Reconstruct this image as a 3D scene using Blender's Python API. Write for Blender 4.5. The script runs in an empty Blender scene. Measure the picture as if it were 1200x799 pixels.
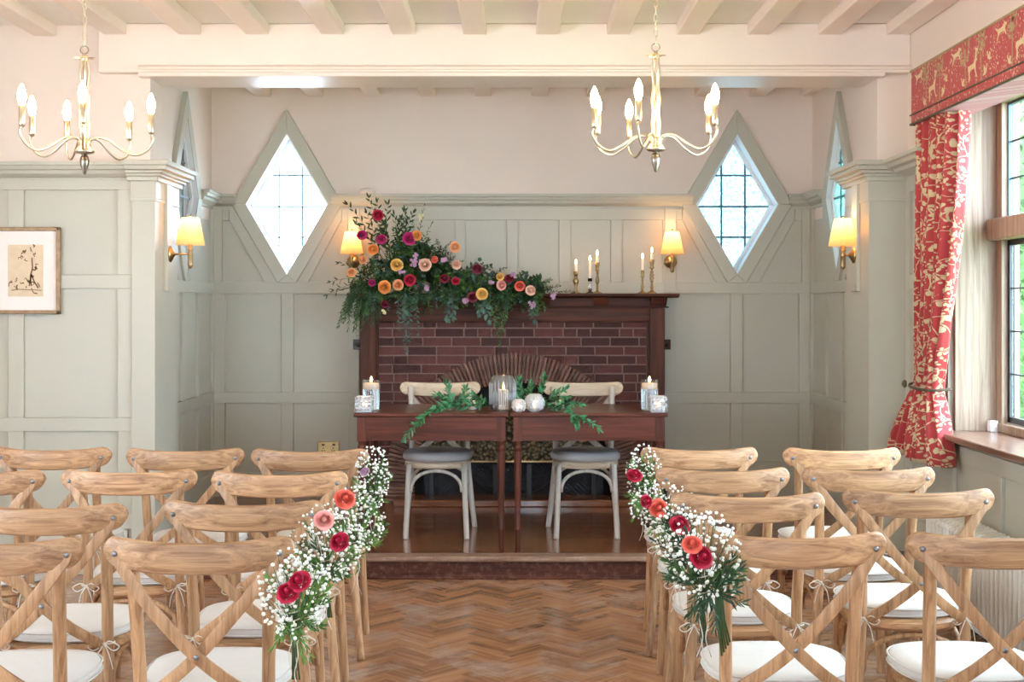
import bpy, bmesh, math, random
from mathutils import Vector, Matrix, Quaternion
PI = math.pi
C = bpy.context.scene.collection
random.seed(7)

# ------------------------------------------------------------------ camera, sky, exposure
EYE = 1.48
cam = bpy.data.cameras.new('camera')
cam.lens = 45.0
cam.sensor_width = 36.0
cam.shift_y = -0.0346
cam.clip_start = 0.05
camo = bpy.data.objects.new('camera', cam)
C.objects.link(camo)
camo.location = (0, 0, EYE)
camo.rotation_euler = (PI / 2, 0, 0)
bpy.context.scene.camera = camo
w = bpy.data.worlds.new('overcast_sky')
bpy.context.scene.world = w
w.use_nodes = True
wb = w.node_tree.nodes['Background']
wb.inputs[0].default_value = (0.66, 0.835, 1.0, 1)
wb.inputs[1].default_value = 23.0
vs = bpy.context.scene.view_settings
vs.view_transform = 'Standard'
vs.look = 'None'
vs.gamma = 1
vs.use_curve_mapping = False
vs.exposure = 0.08
BULB = 165.0        # radiance of the candle bulbs
FLAME = 60.0
SCONCE = 2.2        # watts of each wall lamp


def P(px, py, d):
    """world point seen at photo pixel (px,py) at distance d"""
    return Vector(((px - 600) / 1500 * d, d, EYE - (py - 358) / 1500 * d))


# ------------------------------------------------------------------ materials
MATS = {}


def nm(name):
    m = bpy.data.materials.new(name)
    m.use_nodes = True
    nt = m.node_tree
    b = nt.nodes['Principled BSDF']
    MATS[name] = m
    return m, nt, b


def rgb(c):
    return (c[0], c[1], c[2], 1)


def pm(name, col, rough=0.5, metal=0.0, var=0.0, vs_=6.0, bump=0.0, bs=40.0, coat=0.0, trans=0.0, ior=1.45, emis=None, es=0.0, sss=0.0, rnd=0.0):
    m, nt, b = nm(name)
    N, L = nt.nodes, nt.links
    b.inputs['Base Color'].default_value = rgb(col)
    b.inputs['Roughness'].default_value = rough
    b.inputs['Metallic'].default_value = metal
    b.inputs['Coat Weight'].default_value = coat
    b.inputs['Transmission Weight'].default_value = trans
    b.inputs['IOR'].default_value = ior
    if emis:
        b.inputs['Emission Color'].default_value = rgb(emis)
        b.inputs['Emission Strength'].default_value = es
    tc = N.new('ShaderNodeTexCoord')
    if var or rnd:
        n = N.new('ShaderNodeTexNoise')
        n.inputs['Scale'].default_value = vs_
        n.inputs['Detail'].default_value = 5
        L.new(tc.outputs['Object'], n.inputs['Vector'])
        hv = N.new('ShaderNodeHueSaturation')
        hv.inputs['Color'].default_value = rgb(col)
        mr = N.new('ShaderNodeMapRange')
        mr.inputs[1].default_value = 0.25
        mr.inputs[2].default_value = 0.75
        mr.inputs[3].default_value = 1 - var
        mr.inputs[4].default_value = 1 + var
        L.new(n.outputs[0], mr.inputs[0])
        src = mr.outputs[0]
        if rnd:
            r = rnd_node(N, L)
            mr2 = N.new('ShaderNodeMapRange')
            mr2.inputs[3].default_value = 1 - rnd
            mr2.inputs[4].default_value = 1 + rnd
            L.new(r, mr2.inputs[0])
            mu = N.new('ShaderNodeMath')
            mu.operation = 'MULTIPLY'
            L.new(mr2.outputs[0], mu.inputs[0])
            L.new(src, mu.inputs[1])
            src = mu.outputs[0]
        L.new(src, hv.inputs['Value'])
        L.new(hv.outputs[0], b.inputs['Base Color'])
    if bump:
        n2 = N.new('ShaderNodeTexNoise')
        n2.inputs['Scale'].default_value = bs
        n2.inputs['Detail'].default_value = 4
        L.new(tc.outputs['Object'], n2.inputs['Vector'])
        bp = N.new('ShaderNodeBump')
        bp.inputs['Strength'].default_value = bump
        bp.inputs['Distance'].default_value = 0.01
        L.new(n2.outputs[0], bp.inputs['Height'])
        L.new(bp.outputs[0], b.inputs['Normal'])
    return m


def rnd_node(N, L):
    oi = N.new('ShaderNodeObjectInfo')
    ge = N.new('ShaderNodeNewGeometry')
    ad = N.new('ShaderNodeMath')
    ad.operation = 'ADD'
    L.new(oi.outputs['Random'], ad.inputs[0])
    L.new(ge.outputs['Random Per Island'], ad.inputs[1])
    fr = N.new('ShaderNodeMath')
    fr.operation = 'FRACT'
    L.new(ad.outputs[0], fr.inputs[0])
    return fr.outputs[0]


def wood(name, c1, c2, axis=0, scale=1.0, rough=0.45, coat=0.0, rnd=0.15, bump=0.1, fine=28.0, dirt=None):
    m, nt, b = nm(name)
    N, L = nt.nodes, nt.links
    tc = N.new('ShaderNodeTexCoord')
    r = rnd_node(N, L)
    cm = N.new('ShaderNodeCombineXYZ')
    mm = N.new('ShaderNodeMath')
    mm.operation = 'MULTIPLY'
    mm.inputs[1].default_value = 17.0
    L.new(r, mm.inputs[0])
    for i in range(3):
        L.new(mm.outputs[0], cm.inputs[i])
    mp = N.new('ShaderNodeMapping')
    s = [fine * scale] * 3
    s[axis] = 1.6 * scale
    mp.inputs['Scale'].default_value = s
    L.new(tc.outputs['Object'], mp.inputs['Vector'])
    L.new(cm.outputs[0], mp.inputs['Location'])
    n = N.new('ShaderNodeTexNoise')
    n.inputs['Scale'].default_value = 1.0
    n.inputs['Detail'].default_value = 6
    n.inputs['Roughness'].default_value = 0.65
    n.inputs['Distortion'].default_value = 0.8
    L.new(mp.outputs[0], n.inputs['Vector'])
    cr = N.new('ShaderNodeValToRGB')
    cr.color_ramp.elements[0].position = 0.33
    cr.color_ramp.elements[0].color = rgb(c1)
    cr.color_ramp.elements[1].position = 0.68
    cr.color_ramp.elements[1].color = rgb(c2)
    L.new(n.outputs[0], cr.inputs[0])
    hv = N.new('ShaderNodeHueSaturation')
    mr = N.new('ShaderNodeMapRange')
    mr.inputs[3].default_value = 1 - rnd
    mr.inputs[4].default_value = 1 + rnd
    L.new(r, mr.inputs[0])
    L.new(mr.outputs[0], hv.inputs['Value'])
    L.new(cr.outputs[0], hv.inputs['Color'])
    out = hv.outputs[0]
    if dirt:
        n3 = N.new('ShaderNodeTexNoise')
        n3.inputs['Scale'].default_value = dirt[1]
        n3.inputs['Detail'].default_value = 8
        n3.inputs['Roughness'].default_value = 0.7
        L.new((tc.outputs['Object']), n3.inputs['Vector'])
        g = N.new('ShaderNodeNewGeometry')
        L.new(g.outputs['Position'], n3.inputs['Vector'])
        cr3 = N.new('ShaderNodeValToRGB')
        cr3.color_ramp.elements[0].position = 0.5
        cr3.color_ramp.elements[1].position = 0.72
        L.new(n3.outputs[0], cr3.inputs[0])
        mx = N.new('ShaderNodeMix')
        mx.data_type = 'RGBA'
        mx.inputs[7].default_value = rgb(dirt[0])
        L.new(out, mx.inputs[6])
        m3 = N.new('ShaderNodeMath')
        m3.operation = 'MULTIPLY'
        m3.inputs[1].default_value = dirt[2]
        L.new(cr3.outputs[0], m3.inputs[0])
        L.new(m3.outputs[0], mx.inputs[0])
        out = mx.outputs[2]
    L.new(out, b.inputs['Base Color'])
    b.inputs['Roughness'].default_value = rough
    b.inputs['Coat Weight'].default_value = coat
    b.inputs['Coat Roughness'].default_value = 0.12
    bp = N.new('ShaderNodeBump')
    bp.inputs['Strength'].default_value = bump
    bp.inputs['Distance'].default_value = 0.004
    L.new(n.outputs[0], bp.inputs['Height'])
    L.new(bp.outputs[0], b.inputs['Normal'])
    return m


PLASTER = pm('warm_white_plaster', (0.80, 0.68, 0.585), 0.6, var=0.03, vs_=1.5, bump=0.06, bs=20)
CEILP = pm('ceiling_plaster', (0.90, 0.86, 0.81), 0.6, var=0.03, vs_=1.5, bump=0.1, bs=14)
BEAMP = pm('painted_beam', (0.84, 0.72, 0.62), 0.33, var=0.03, vs_=3, bump=0.12, bs=18)
PANEL = pm('grey_green_paint', (0.51, 0.485, 0.395), 0.38, var=0.03, vs_=2.5, bump=0.05, bs=25)
CH_X = wood('limed_oak_along_x', (0.23, 0.10, 0.040), (0.60, 0.34, 0.17), 0, rnd=0.16, rough=0.45, fine=55, bump=.25)
CH_Z = wood('limed_oak_along_z', (0.25, 0.115, 0.046), (0.57, 0.325, 0.165), 2, rnd=0.16, rough=0.45, fine=55, bump=.25)
CW_X = wood('whitened_oak_along_x', (0.50, 0.36, 0.23), (0.76, 0.62, 0.46), 0, rnd=0.06, rough=0.5)
CW_Z = wood('whitened_oak_along_z', (0.42, 0.36, 0.30), (0.68, 0.62, 0.54), 2, rnd=0.06, rough=0.5)
MAHOG = wood('mahogany', (0.050, 0.012, 0.007), (0.135, 0.034, 0.018), 0, rough=0.38, coat=0.12, rnd=0.1)
MAHOG_Z = wood('mahogany_upright', (0.050, 0.012, 0.007), (0.13, 0.034, 0.018), 2, rough=0.38, coat=0.12, rnd=0.1)
DARKOAK = wood('dark_oak', (0.040, 0.012, 0.008), (0.115, 0.032, 0.014), 0, rough=0.5, coat=0.0, rnd=0.08)
DARKOAK_Z = wood('dark_oak_upright', (0.040, 0.012, 0.008), (0.115, 0.032, 0.014), 2, rough=0.5, coat=0.0, rnd=0.08)
BOARD = wood('dais_boards', (0.13, 0.038, 0.016), (0.33, 0.12, 0.05), 0, rough=0.2, coat=0.5, rnd=0.25, dirt=((0.30, 0.19, 0.13), 5.0, 0.35))
NOSE = wood('worn_nosing', (0.16, 0.08, 0.05), (0.34, 0.21, 0.14), 0, rough=0.4, rnd=0.1, dirt=((0.42, 0.33, 0.27), 22.0, 0.7))
RISER = wood('scuffed_riser', (0.045, 0.014, 0.009), (0.14, 0.042, 0.026), 0, rough=0.5, rnd=0.1, dirt=((0.26, 0.13, 0.095), 26.0, 0.7))
for _m in (MAHOG, MAHOG_Z, DARKOAK, DARKOAK_Z, RISER):
    _m.node_tree.nodes['Principled BSDF'].inputs['Specular IOR Level'].default_value = 0.22
BLOCK = wood('parquet_block', (0.27, 0.115, 0.05), (0.52, 0.265, 0.13), 0, rough=0.23, coat=0.4, rnd=0.17, dirt=((0.56, 0.45, 0.40), 3.0, 0.7))
SILLOAK = wood('window_oak', (0.22, 0.13, 0.085), (0.44, 0.32, 0.23), 2, rough=0.5, rnd=0.08, bump=0.35, fine=40)
SILLTOP = wood('sill_oak', (0.16, 0.07, 0.045), (0.32, 0.17, 0.11), 1, rough=0.3, coat=0.4, rnd=0.05)
BRICK = pm('red_brick', (0.088, 0.026, 0.022), 0.75, var=0.35, vs_=9, bump=0.5, bs=60, rnd=0.45)
MORTAR = pm('mortar', (0.27, 0.17, 0.14), 0.9, var=0.2, vs_=30, bump=0.5, bs=90)
TILE = pm('arch_tile_clay', (0.20, 0.10, 0.075), 0.75, var=0.3, vs_=15, bump=0.5, bs=60, rnd=0.35)
SOOT = pm('soot_black', (0.012, 0.011, 0.012), 0.7)
IRON = pm('cast_iron', (0.03, 0.031, 0.035), 0.35, metal=0.6, bump=0.6, bs=60)
BRASS = pm('antique_brass', (0.46, 0.32, 0.15), 0.28, metal=1.0, var=0.15, vs_=20)
CHANDM = pm('chandelier_brass', (0.66, 0.57, 0.42), 0.3, metal=1.0, var=0.1, vs_=20)
CHANDD = pm('chandelier_dark_brass', (0.30, 0.25, 0.19), 0.3, metal=1.0, var=0.1, vs_=20)
STEEL = pm('dull_steel', (0.25, 0.25, 0.26), 0.4, metal=1.0)
BLACK = pm('black_paint', (0.015, 0.016, 0.018), 0.35)
LEAD = pm('lead_came', (0.10, 0.14, 0.17), 0.5, metal=0.3)
WHITEP = pm('white_paint', (0.80, 0.81, 0.82), 0.4)
RADP = pm('radiator_enamel', (0.74, 0.72, 0.66), 0.35)
CUSH = pm('ivory_cotton', (0.60, 0.55, 0.50), 0.85, var=0.03, vs_=8, bump=0.25, bs=25)
GREYSEAT = pm('grey_seat_pad', (0.42, 0.39, 0.38), 0.8, var=0.04, vs_=8)
TWINE = pm('jute_twine', (0.62, 0.53, 0.44), 0.85)
WAX = pm('ivory_wax', (0.86, 0.78, 0.68), 0.5, emis=(1.0, 0.55, 0.25), es=0.25)
GLASS = pm('clear_glass', (0.97, 0.99, 1.0), 0.03, trans=1.0, ior=1.45)
CRYSTAL = pm('cut_crystal', (0.82, 0.88, 0.95), 0.08, trans=0.6, ior=1.45)
JARG = pm('jar_glass', (0.86, 0.92, 0.98), 0.05, trans=0.93, ior=1.35)
WATER = pm('water', (0.95, 0.98, 1.0), 0.0, trans=1.0, ior=1.33)
MATPAPER = pm('mount_board', (0.86, 0.80, 0.75), 0.8)
SEPIA = pm('sepia_paper', (0.72, 0.58, 0.40), 0.8, var=0.08, vs_=18)
INK = pm('brown_ink', (0.22, 0.11, 0.05), 0.8)
GILT = pm('aged_gilt', (0.34, 0.22, 0.12), 0.45, metal=0.3, var=0.3, vs_=30, bump=0.3, bs=60)
STEMG = pm('green_stem', (0.045, 0.08, 0.025), 0.55)
MOSS = pm('dark_moss', (0.012, 0.028, 0.010), 0.9, var=0.4, vs_=30)
LEAFD = pm('dark_leaf', (0.022, 0.062, 0.022), 0.42, rnd=0.55, var=0.15)
LEAFM = pm('mid_leaf', (0.055, 0.13, 0.025), 0.45, rnd=0.5, var=0.15)
LEAFL = pm('fresh_leaf', (0.11, 0.24, 0.04), 0.45, rnd=0.4, var=0.15)
EUCA = pm('eucalyptus_leaf', (0.07, 0.13, 0.095), 0.55, rnd=0.35, var=0.15)
GARL = pm('ruscus_leaf', (0.05, 0.19, 0.075), 0.30, rnd=0.55, var=0.15)
GYPS = pm('gypsophila_white', (0.86, 0.85, 0.76), 0.8, rnd=0.08)
FENCE = pm('garden_leaf', (0.055, 0.125, 0.022), 0.5, rnd=0.6, var=0.3)


def petal(name, c):
    return pm(name, c, 0.6, var=0.18, vs_=25)


PET = dict(crimson=petal('crimson_petal', (0.48, 0.008, 0.045)), magenta=petal('magenta_petal', (0.50, 0.02, 0.15)),
           burgundy=petal('burgundy_petal', (0.20, 0.012, 0.035)), peach=petal('peach_petal', (0.88, 0.42, 0.20)),
           orange=petal('orange_petal', (0.86, 0.33, 0.08)), yellow=petal('yellow_petal', (0.85, 0.50, 0.13)),
           coral=petal('coral_petal', (0.80, 0.15, 0.10)), pink=petal('pink_petal', (0.85, 0.38, 0.33)),
           lilac=petal('lilac_petal', (0.52, 0.30, 0.44)), blush=petal('blush_petal', (0.86, 0.52, 0.38)), cream=petal('cream_petal', (0.80, 0.70, 0.35)))


def emit(name, col, s):
    m, nt, b = nm(name)
    nt.nodes.remove(b)
    e = nt.nodes.new('ShaderNodeEmission')
    e.inputs[0].default_value = rgb(col)
    e.inputs[1].default_value = s
    nt.links.new(e.outputs[0], nt.nodes['Material Output'].inputs[0])
    return m


BULBM = emit('lit_bulb', (1.0, 0.66, 0.38), BULB)
BULBS = emit('lamp_bulb', (1.0, 0.62, 0.32), 14.0)
FLAMEM = emit('candle_flame', (1.0, 0.55, 0.20), FLAME)


def mixmat(name, build):
    m, nt, b = nm(name)
    nt.nodes.remove(b)
    build(nt.nodes, nt.links, nt.nodes['Material Output'].inputs[0])
    return m


def _shade(N, L, out):
    d = N.new('ShaderNodeBsdfDiffuse')
    d.inputs[0].default_value = (0.85, 0.62, 0.36, 1)
    t = N.new('ShaderNodeBsdfTranslucent')
    t.inputs[0].default_value = (0.92, 0.62, 0.27, 1)
    mx = N.new('ShaderNodeMixShader')
    mx.inputs[0].default_value = 0.55
    L.new(d.outputs[0], mx.inputs[1])
    L.new(t.outputs[0], mx.inputs[2])
    L.new(mx.outputs[0], out)


SHADE = mixmat('pleated_lamp_fabric', _shade)


def _pane(rough, tint, bump, tr):
    def f(N, L, out):
        t = N.new('ShaderNodeBsdfTransparent')
        t.inputs[0].default_value = rgb(tint)
        g = N.new('ShaderNodeBsdfGlossy')
        g.inputs[1].default_value = 0.05
        mx = N.new('ShaderNodeMixShader')
        mx.inputs[0].default_value = 0.06
        src = t
        if tr:
            tl = N.new('ShaderNodeBsdfTranslucent')
            tc = N.new('ShaderNodeTexCoord')
            v = N.new('ShaderNodeTexNoise')
            v.inputs['Scale'].default_value = 60
            v.inputs['Detail'].default_value = 3
            L.new(tc.outputs['Object'], v.inputs['Vector'])
            cr = N.new('ShaderNodeValToRGB')
            cr.color_ramp.elements[0].position = 0.36
            cr.color_ramp.elements[0].color = rgb([c * 0.55 for c in tint])
            cr.color_ramp.elements[1].position = 0.62
            cr.color_ramp.elements[1].color = rgb(tint)
            L.new(v.outputs[0], cr.inputs[0])
            L.new(cr.outputs[0], tl.inputs[0])
            L.new(cr.outputs[0], t.inputs[0])
            m2 = N.new('ShaderNodeMixShader')
            m2.inputs[0].default_value = tr
            L.new(t.outputs[0], m2.inputs[1])
            L.new(tl.outputs[0], m2.inputs[2])
            src = m2
        L.new(src.outputs[0], mx.inputs[1])
        L.new(g.outputs[0], mx.inputs[2])
        L.new(mx.outputs[0], out)
    return f


PANE = mixmat('clear_pane', _pane(0, (0.95, 0.98, 0.98), 0, 0))
OBSC = mixmat('textured_pane', _pane(0, (0.40, 0.50, 0.52), 0, 0.8))
OBSC2 = mixmat('sea_green_pane', _pane(0, (0.34, 0.48, 0.46), 0, 0.7))
DIMP = pm('dim_glass_board', (0.30, 0.29, 0.26), 0.15, coat=0.5)


def _fabric(sc, lo=.47, vine=.022):
    m, nt, b = nm('red_toile_fabric%d' % sc)
    N, L = nt.nodes, nt.links
    tc = N.new('ShaderNodeTexCoord')
    ns = N.new('ShaderNodeTexNoise')
    ns.inputs['Scale'].default_value = 14
    L.new(tc.outputs['UV'], ns.inputs['Vector'])
    va = N.new('ShaderNodeVectorMath')
    va.operation = 'MULTIPLY_ADD'
    va.inputs[1].default_value = (0.05, 0.05, 0.05)
    L.new(ns.outputs['Color'], va.inputs[0])
    L.new(tc.outputs['UV'], va.inputs[2])

    def vor(scale, lo, hi, feat='F1'):
        v = N.new('ShaderNodeTexVoronoi')
        v.feature = feat
        v.inputs['Scale'].default_value = scale
        L.new(va.outputs[0], v.inputs['Vector'])
        c = N.new('ShaderNodeMapRange')
        c.inputs[1].default_value = lo
        c.inputs[2].default_value = hi
        c.inputs[3].default_value = 1
        c.inputs[4].default_value = 0
        L.new(v.outputs['Distance'], c.inputs[0])
        return c.outputs[0]
    a = vor(27, 0.34, 0.40) if sc == 1 else vor(34, 0.20, 0.24)
    a2 = vor(60, 0.36, 0.44) if sc == 1 else vor(75, 0.26, 0.32)
    e = vor(9, vine * .5, vine, 'DISTANCE_TO_EDGE')
    big = N.new('ShaderNodeTexNoise')
    big.inputs['Scale'].default_value = 7
    L.new(tc.outputs['UV'], big.inputs['Vector'])
    g = N.new('ShaderNodeMapRange')
    g.inputs[1].default_value = 0.47
    g.inputs[2].default_value = 0.50
    L.new(big.outputs[0], g.inputs[0])
    m1 = N.new('ShaderNodeMix')
    L.new(g.outputs[0], m1.inputs[0])
    L.new(a2, m1.inputs[2])
    L.new(a, m1.inputs[3])
    mxx = N.new('ShaderNodeMath')
    mxx.operation = 'MAXIMUM'
    L.new(m1.outputs[0], mxx.inputs[0])
    L.new(e, mxx.inputs[1])
    col2 = N.new('ShaderNodeMix')
    col2.data_type = 'RGBA'
    col2.inputs[6].default_value = (0.66, 0.52, 0.30, 1)
    col2.inputs[7].default_value = (0.50, 0.42, 0.24, 1)
    L.new(ns.outputs[0], col2.inputs[0])
    mx = N.new('ShaderNodeMix')
    mx.data_type = 'RGBA'
    mx.inputs[6].default_value = (0.40, 0.028, 0.03, 1)
    L.new(mxx.outputs[0], mx.inputs[0])
    L.new(col2.outputs[2], mx.inputs[7])
    L.new(mx.outputs[2], b.inputs['Base Color'])
    b.inputs['Roughness'].default_value = 0.7
    b.inputs['Sheen Weight'].default_value = 0.2
    return m


FABRIC = _fabric(1)
FABRIC2 = _fabric(2, vine=.004)
PRINT = pm('cream_print', (0.66, 0.54, 0.32), 0.75, var=0.12, vs_=60)
PRINTG = pm('olive_print', (0.40, 0.33, 0.17), 0.75, var=0.12, vs_=60)
REDPL = pm('plain_red_cloth', (0.47, 0.05, 0.045), 0.75)
ROPE = pm('tie_back_cord', (0.10, 0.08, 0.05), 0.6)


def _pewter():
    m, nt, b = nm('embossed_pewter')
    N, L = nt.nodes, nt.links
    tc = N.new('ShaderNodeTexCoord')
    v = N.new('ShaderNodeTexVoronoi')
    v.inputs['Scale'].default_value = 40
    L.new(tc.outputs['Object'], v.inputs['Vector'])
    cr = N.new('ShaderNodeValToRGB')
    cr.color_ramp.elements[0].color = (0.46, 0.37, 0.22, 1)
    cr.color_ramp.elements[1].position = 0.6
    cr.color_ramp.elements[1].color = (0.08, 0.075, 0.06, 1)
    L.new(v.outputs['Distance'], cr.inputs[0])
    L.new(cr.outputs[0], b.inputs['Base Color'])
    b.inputs['Metallic'].default_value = 0.8
    b.inputs['Roughness'].default_value = 0.35
    bp = N.new('ShaderNodeBump')
    bp.inputs['Strength'].default_value = 1.0
    bp.inputs['Distance'].default_value = 0.02
    L.new(v.outputs['Distance'], bp.inputs['Height'])
    L.new(bp.outputs[0], b.inputs['Normal'])
    return m


PEWTER = _pewter()

# ------------------------------------------------------------------ mesh tools


def wloc(o):
    v = Vector((0, 0, 0))
    while o is not None:
        v += o.location
        o = o.parent
    return v


class MB:
    def __init__(s):
        s.v = []
        s.f = []
        s.uv = None

    def add(s, vs_, fs):
        o = len(s.v)
        s.v += [Vector(a) for a in vs_]
        s.f += [tuple(i + o for i in f) for f in fs]
        return s

    def box(s, x0, x1, y0, y1, z0, z1):
        return s.add([(x0, y0, z0), (x1, y0, z0), (x1, y1, z0), (x0, y1, z0), (x0, y0, z1), (x1, y0, z1), (x1, y1, z1), (x0, y1, z1)],
                     [(0, 3, 2, 1), (4, 5, 6, 7), (0, 1, 5, 4), (1, 2, 6, 5), (2, 3, 7, 6), (3, 0, 4, 7)])

    def poly(s, F, pts, n0, n1):
        k = len(pts)
        a = [F(u, z, n0) for u, z in pts] + [F(u, z, n1) for u, z in pts]
        fs = [tuple(range(k)), tuple(range(2 * k - 1, k - 1, -1))] + [(i, (i + 1) % k, (i + 1) % k + k, i + k) for i in range(k)]
        return s.add(a, fs)

    def rect(s, F, u0, u1, z0, z1, n0, n1):
        return s.poly(F, [(u0, z0), (u1, z0), (u1, z1), (u0, z1)], n0, n1)

    def extr(s, F, prof, u0, u1, m0=0.0, m1=0.0):
        """profile (n,z) swept along u; m0/m1 mitre: u shifts by m*n at that end"""
        k = len(prof)
        a = [F(u0 + m0 * n, z, n) for n, z in prof] + [F(u1 + m1 * n, z, n) for n, z in prof]
        fs = [tuple(range(k)), tuple(range(2 * k - 1, k - 1, -1))] + [(i, (i + 1) % k, (i + 1) % k + k, i + k) for i in range(k)]
        return s.add(a, fs)

    def lathe(s, prof, c=(0, 0, 0), seg=16, M=None, flute=0, fa=0.0, cap=True):
        c = Vector(c)
        vs_ = []
        for r, z in prof:
            for i in range(seg):
                a = 2 * PI * i / seg
                rr = r * (1 + fa * math.cos(flute * a)) if flute else r
                p = Vector((rr * math.cos(a), rr * math.sin(a), z))
                if M is not None:
                    p = M @ p
                vs_.append(p + c)
        fs = []
        for j in range(len(prof) - 1):
            for i in range(seg):
                i2 = (i + 1) % seg
                fs.append((j * seg + i, j * seg + i2, (j + 1) * seg + i2, (j + 1) * seg + i))
        if cap:
            fs.append(tuple(range(seg - 1, -1, -1)))
            b = (len(prof) - 1) * seg
            fs.append(tuple(range(b, b + seg)))
        return s.add(vs_, fs)

    def tube(s, pts, r, seg=8, closed=False, sec=None):
        """round tube, or flat bar when sec=(half width, half thickness, width reference dir)"""
        pts = [Vector(p) for p in pts]
        n = len(pts)
        rs = r if isinstance(r, (list, tuple)) else [r] * n
        rings = []
        prev = None
        for i, p in enumerate(pts):
            if closed:
                t = pts[(i + 1) % n] - pts[i - 1]
            else:
                t = pts[min(i + 1, n - 1)] - pts[max(i - 1, 0)]
            t.normalize()
            if sec:
                ref = Vector(sec[2])
                b = (ref - t * ref.dot(t)).normalized()
                a = t.cross(b)
                ring = []
                for q in range(8):
                    an = PI / 8 + q * PI / 4
                    ca, sa = math.cos(an), math.sin(an)
                    sg = lambda x: (1 if x > 0 else -1) * abs(x) ** 0.35
                    ring.append(p + a * sec[0] * rs[i] * sg(ca) + b * sec[1] * sg(sa))
                rings.append(ring)
                continue
            if prev is None:
                ref = Vector((0, 0, 1)) if abs(t.z) < 0.9 else Vector((1, 0, 0))
                a = t.cross(ref).normalized()
            else:
                a = (prev - t * prev.dot(t)).normalized()
            prev = a
            b = t.cross(a)
            rings.append([p + (a * math.cos(2 * PI * q / seg) + b * math.sin(2 * PI * q / seg)) * rs[i] for q in range(seg)])
        k = len(rings[0])
        vs_ = [v for rg in rings for v in rg]
        fs = []
        m = n if closed else n - 1
        for j in range(m):
            for i in range(k):
                i2 = (i + 1) % k
                j2 = (j + 1) % n
                fs.append((j * k + i, j * k + i2, j2 * k + i2, j2 * k + i))
        if not closed:
            fs.append(tuple(range(k - 1, -1, -1)))
            fs.append(tuple(range((n - 1) * k, n * k)))
        return s.add(vs_, fs)

    def ico(s, c, r, sub=0):
        t = (1 + 5 ** .5) / 2
        vv = [Vector(a).normalized() * r + Vector(c) for a in
              [(-1, t, 0), (1, t, 0), (-1, -t, 0), (1, -t, 0), (0, -1, t), (0, 1, t), (0, -1, -t), (0, 1, -t), (t, 0, -1), (t, 0, 1), (-t, 0, -1), (-t, 0, 1)]]
        return s.add(vv, [(0, 11, 5), (0, 5, 1), (0, 1, 7), (0, 7, 10), (0, 10, 11), (1, 5, 9), (5, 11, 4), (11, 10, 2), (10, 7, 6), (7, 1, 8),
                          (3, 9, 4), (3, 4, 2), (3, 2, 6), (3, 6, 8), (3, 8, 9), (4, 9, 5), (2, 4, 11), (6, 2, 10), (8, 6, 7), (9, 8, 1)])

    def leaf(s, b, d, up, L, W, fold=0.15, bend=0.15):
        b = Vector(b)
        d = Vector(d).normalized()
        sd = d.cross(Vector(up))
        if sd.length < 1e-3:
            sd = d.cross(Vector((1, 0, 0)))
        sd.normalize()
        n = sd.cross(d)
        p = [b, b + d * L * .33 + sd * W * .42 + n * W * fold, b + d * L * .68 + sd * W * .36 + n * (W * fold - L * bend * .4), b + d * L - n * L * bend,
             b + d * L * .68 - sd * W * .36 + n * (W * fold - L * bend * .4), b + d * L * .33 - sd * W * .42 + n * W * fold, b + d * L * .5 - n * L * bend * .15]
        return s.add(p, [(0, 1, 6), (1, 2, 6), (2, 3, 6), (3, 4, 6), (4, 5, 6), (5, 0, 6)])

    def build(s, name, mat, parent=None, smooth=False, bevel=0.0, world=True, auto=False, sub=0, fix=True):
        me = bpy.data.meshes.new(name)
        off = wloc(parent) if (world and parent is not None) else Vector((0, 0, 0))
        me.from_pydata([v - off for v in s.v], [], s.f)
        if fix:
            bm = bmesh.new()
            bm.from_mesh(me)
            bmesh.ops.recalc_face_normals(bm, faces=bm.faces)
            bm.to_mesh(me)
            bm.free()
        me.materials.append(mat)
        if smooth or auto:
            for p in me.polygons:
                p.use_smooth = True
        if auto:
            me.set_sharp_from_angle(angle=math.radians(38))
        o = bpy.data.objects.new(name, me)
        C.objects.link(o)
        if parent is not None:
            o.parent = parent
        if bevel:
            md = o.modifiers.new('bevel', 'BEVEL')
            md.width = bevel
            md.segments = 2
            md.limit_method = 'ANGLE'
        if sub:
            md = o.modifiers.new('sub', 'SUBSURF')
            md.levels = sub
            md.render_levels = sub
        return o


def tag(o, label=None, cat=None, group=None, kind=None):
    if label:
        o['label'] = label
    if cat:
        o['category'] = cat
    if group:
        o['group'] = group
    if kind:
        o['kind'] = kind
    return o


def thing(name, label, cat, loc=(0, 0, 0), rz=0.0, group=None):
    o = bpy.data.objects.new(name, None)
    o.empty_display_size = 0.1
    C.objects.link(o)
    o.location = loc
    o.rotation_euler = (0, 0, rz)
    return tag(o, label, cat, group)


def struct(o):
    o['kind'] = 'structure'
    return o


def sempty(name, loc=(0, 0, 0)):
    o = bpy.data.objects.new(name, None)
    C.objects.link(o)
    o.location = loc
    return struct(o)


def copy_tree(o, parent=None):
    c = o.copy()
    C.objects.link(c)
    c.parent = parent
    for ch in list(o.children):
        copy_tree(ch, c)
    return c


def lerp(a, b, t):
    return a + (b - a) * t


def smoothpath(pts, n=6):
    """catmull-rom through points"""
    pts = [Vector(p) for p in pts]
    out = []
    for i in range(len(pts) - 1):
        p0 = pts[max(i - 1, 0)]
        p1, p2 = pts[i], pts[i + 1]
        p3 = pts[min(i + 2, len(pts) - 1)]
        for k in range(n):
            t = k / n
            out.append(0.5 * ((2 * p1) + (p2 - p0) * t + (2 * p0 - 5 * p1 + 4 * p2 - p3) * t * t + (3 * p1 - p0 - 3 * p2 + p3) * t ** 3))
    out.append(pts[-1])
    return out


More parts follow.
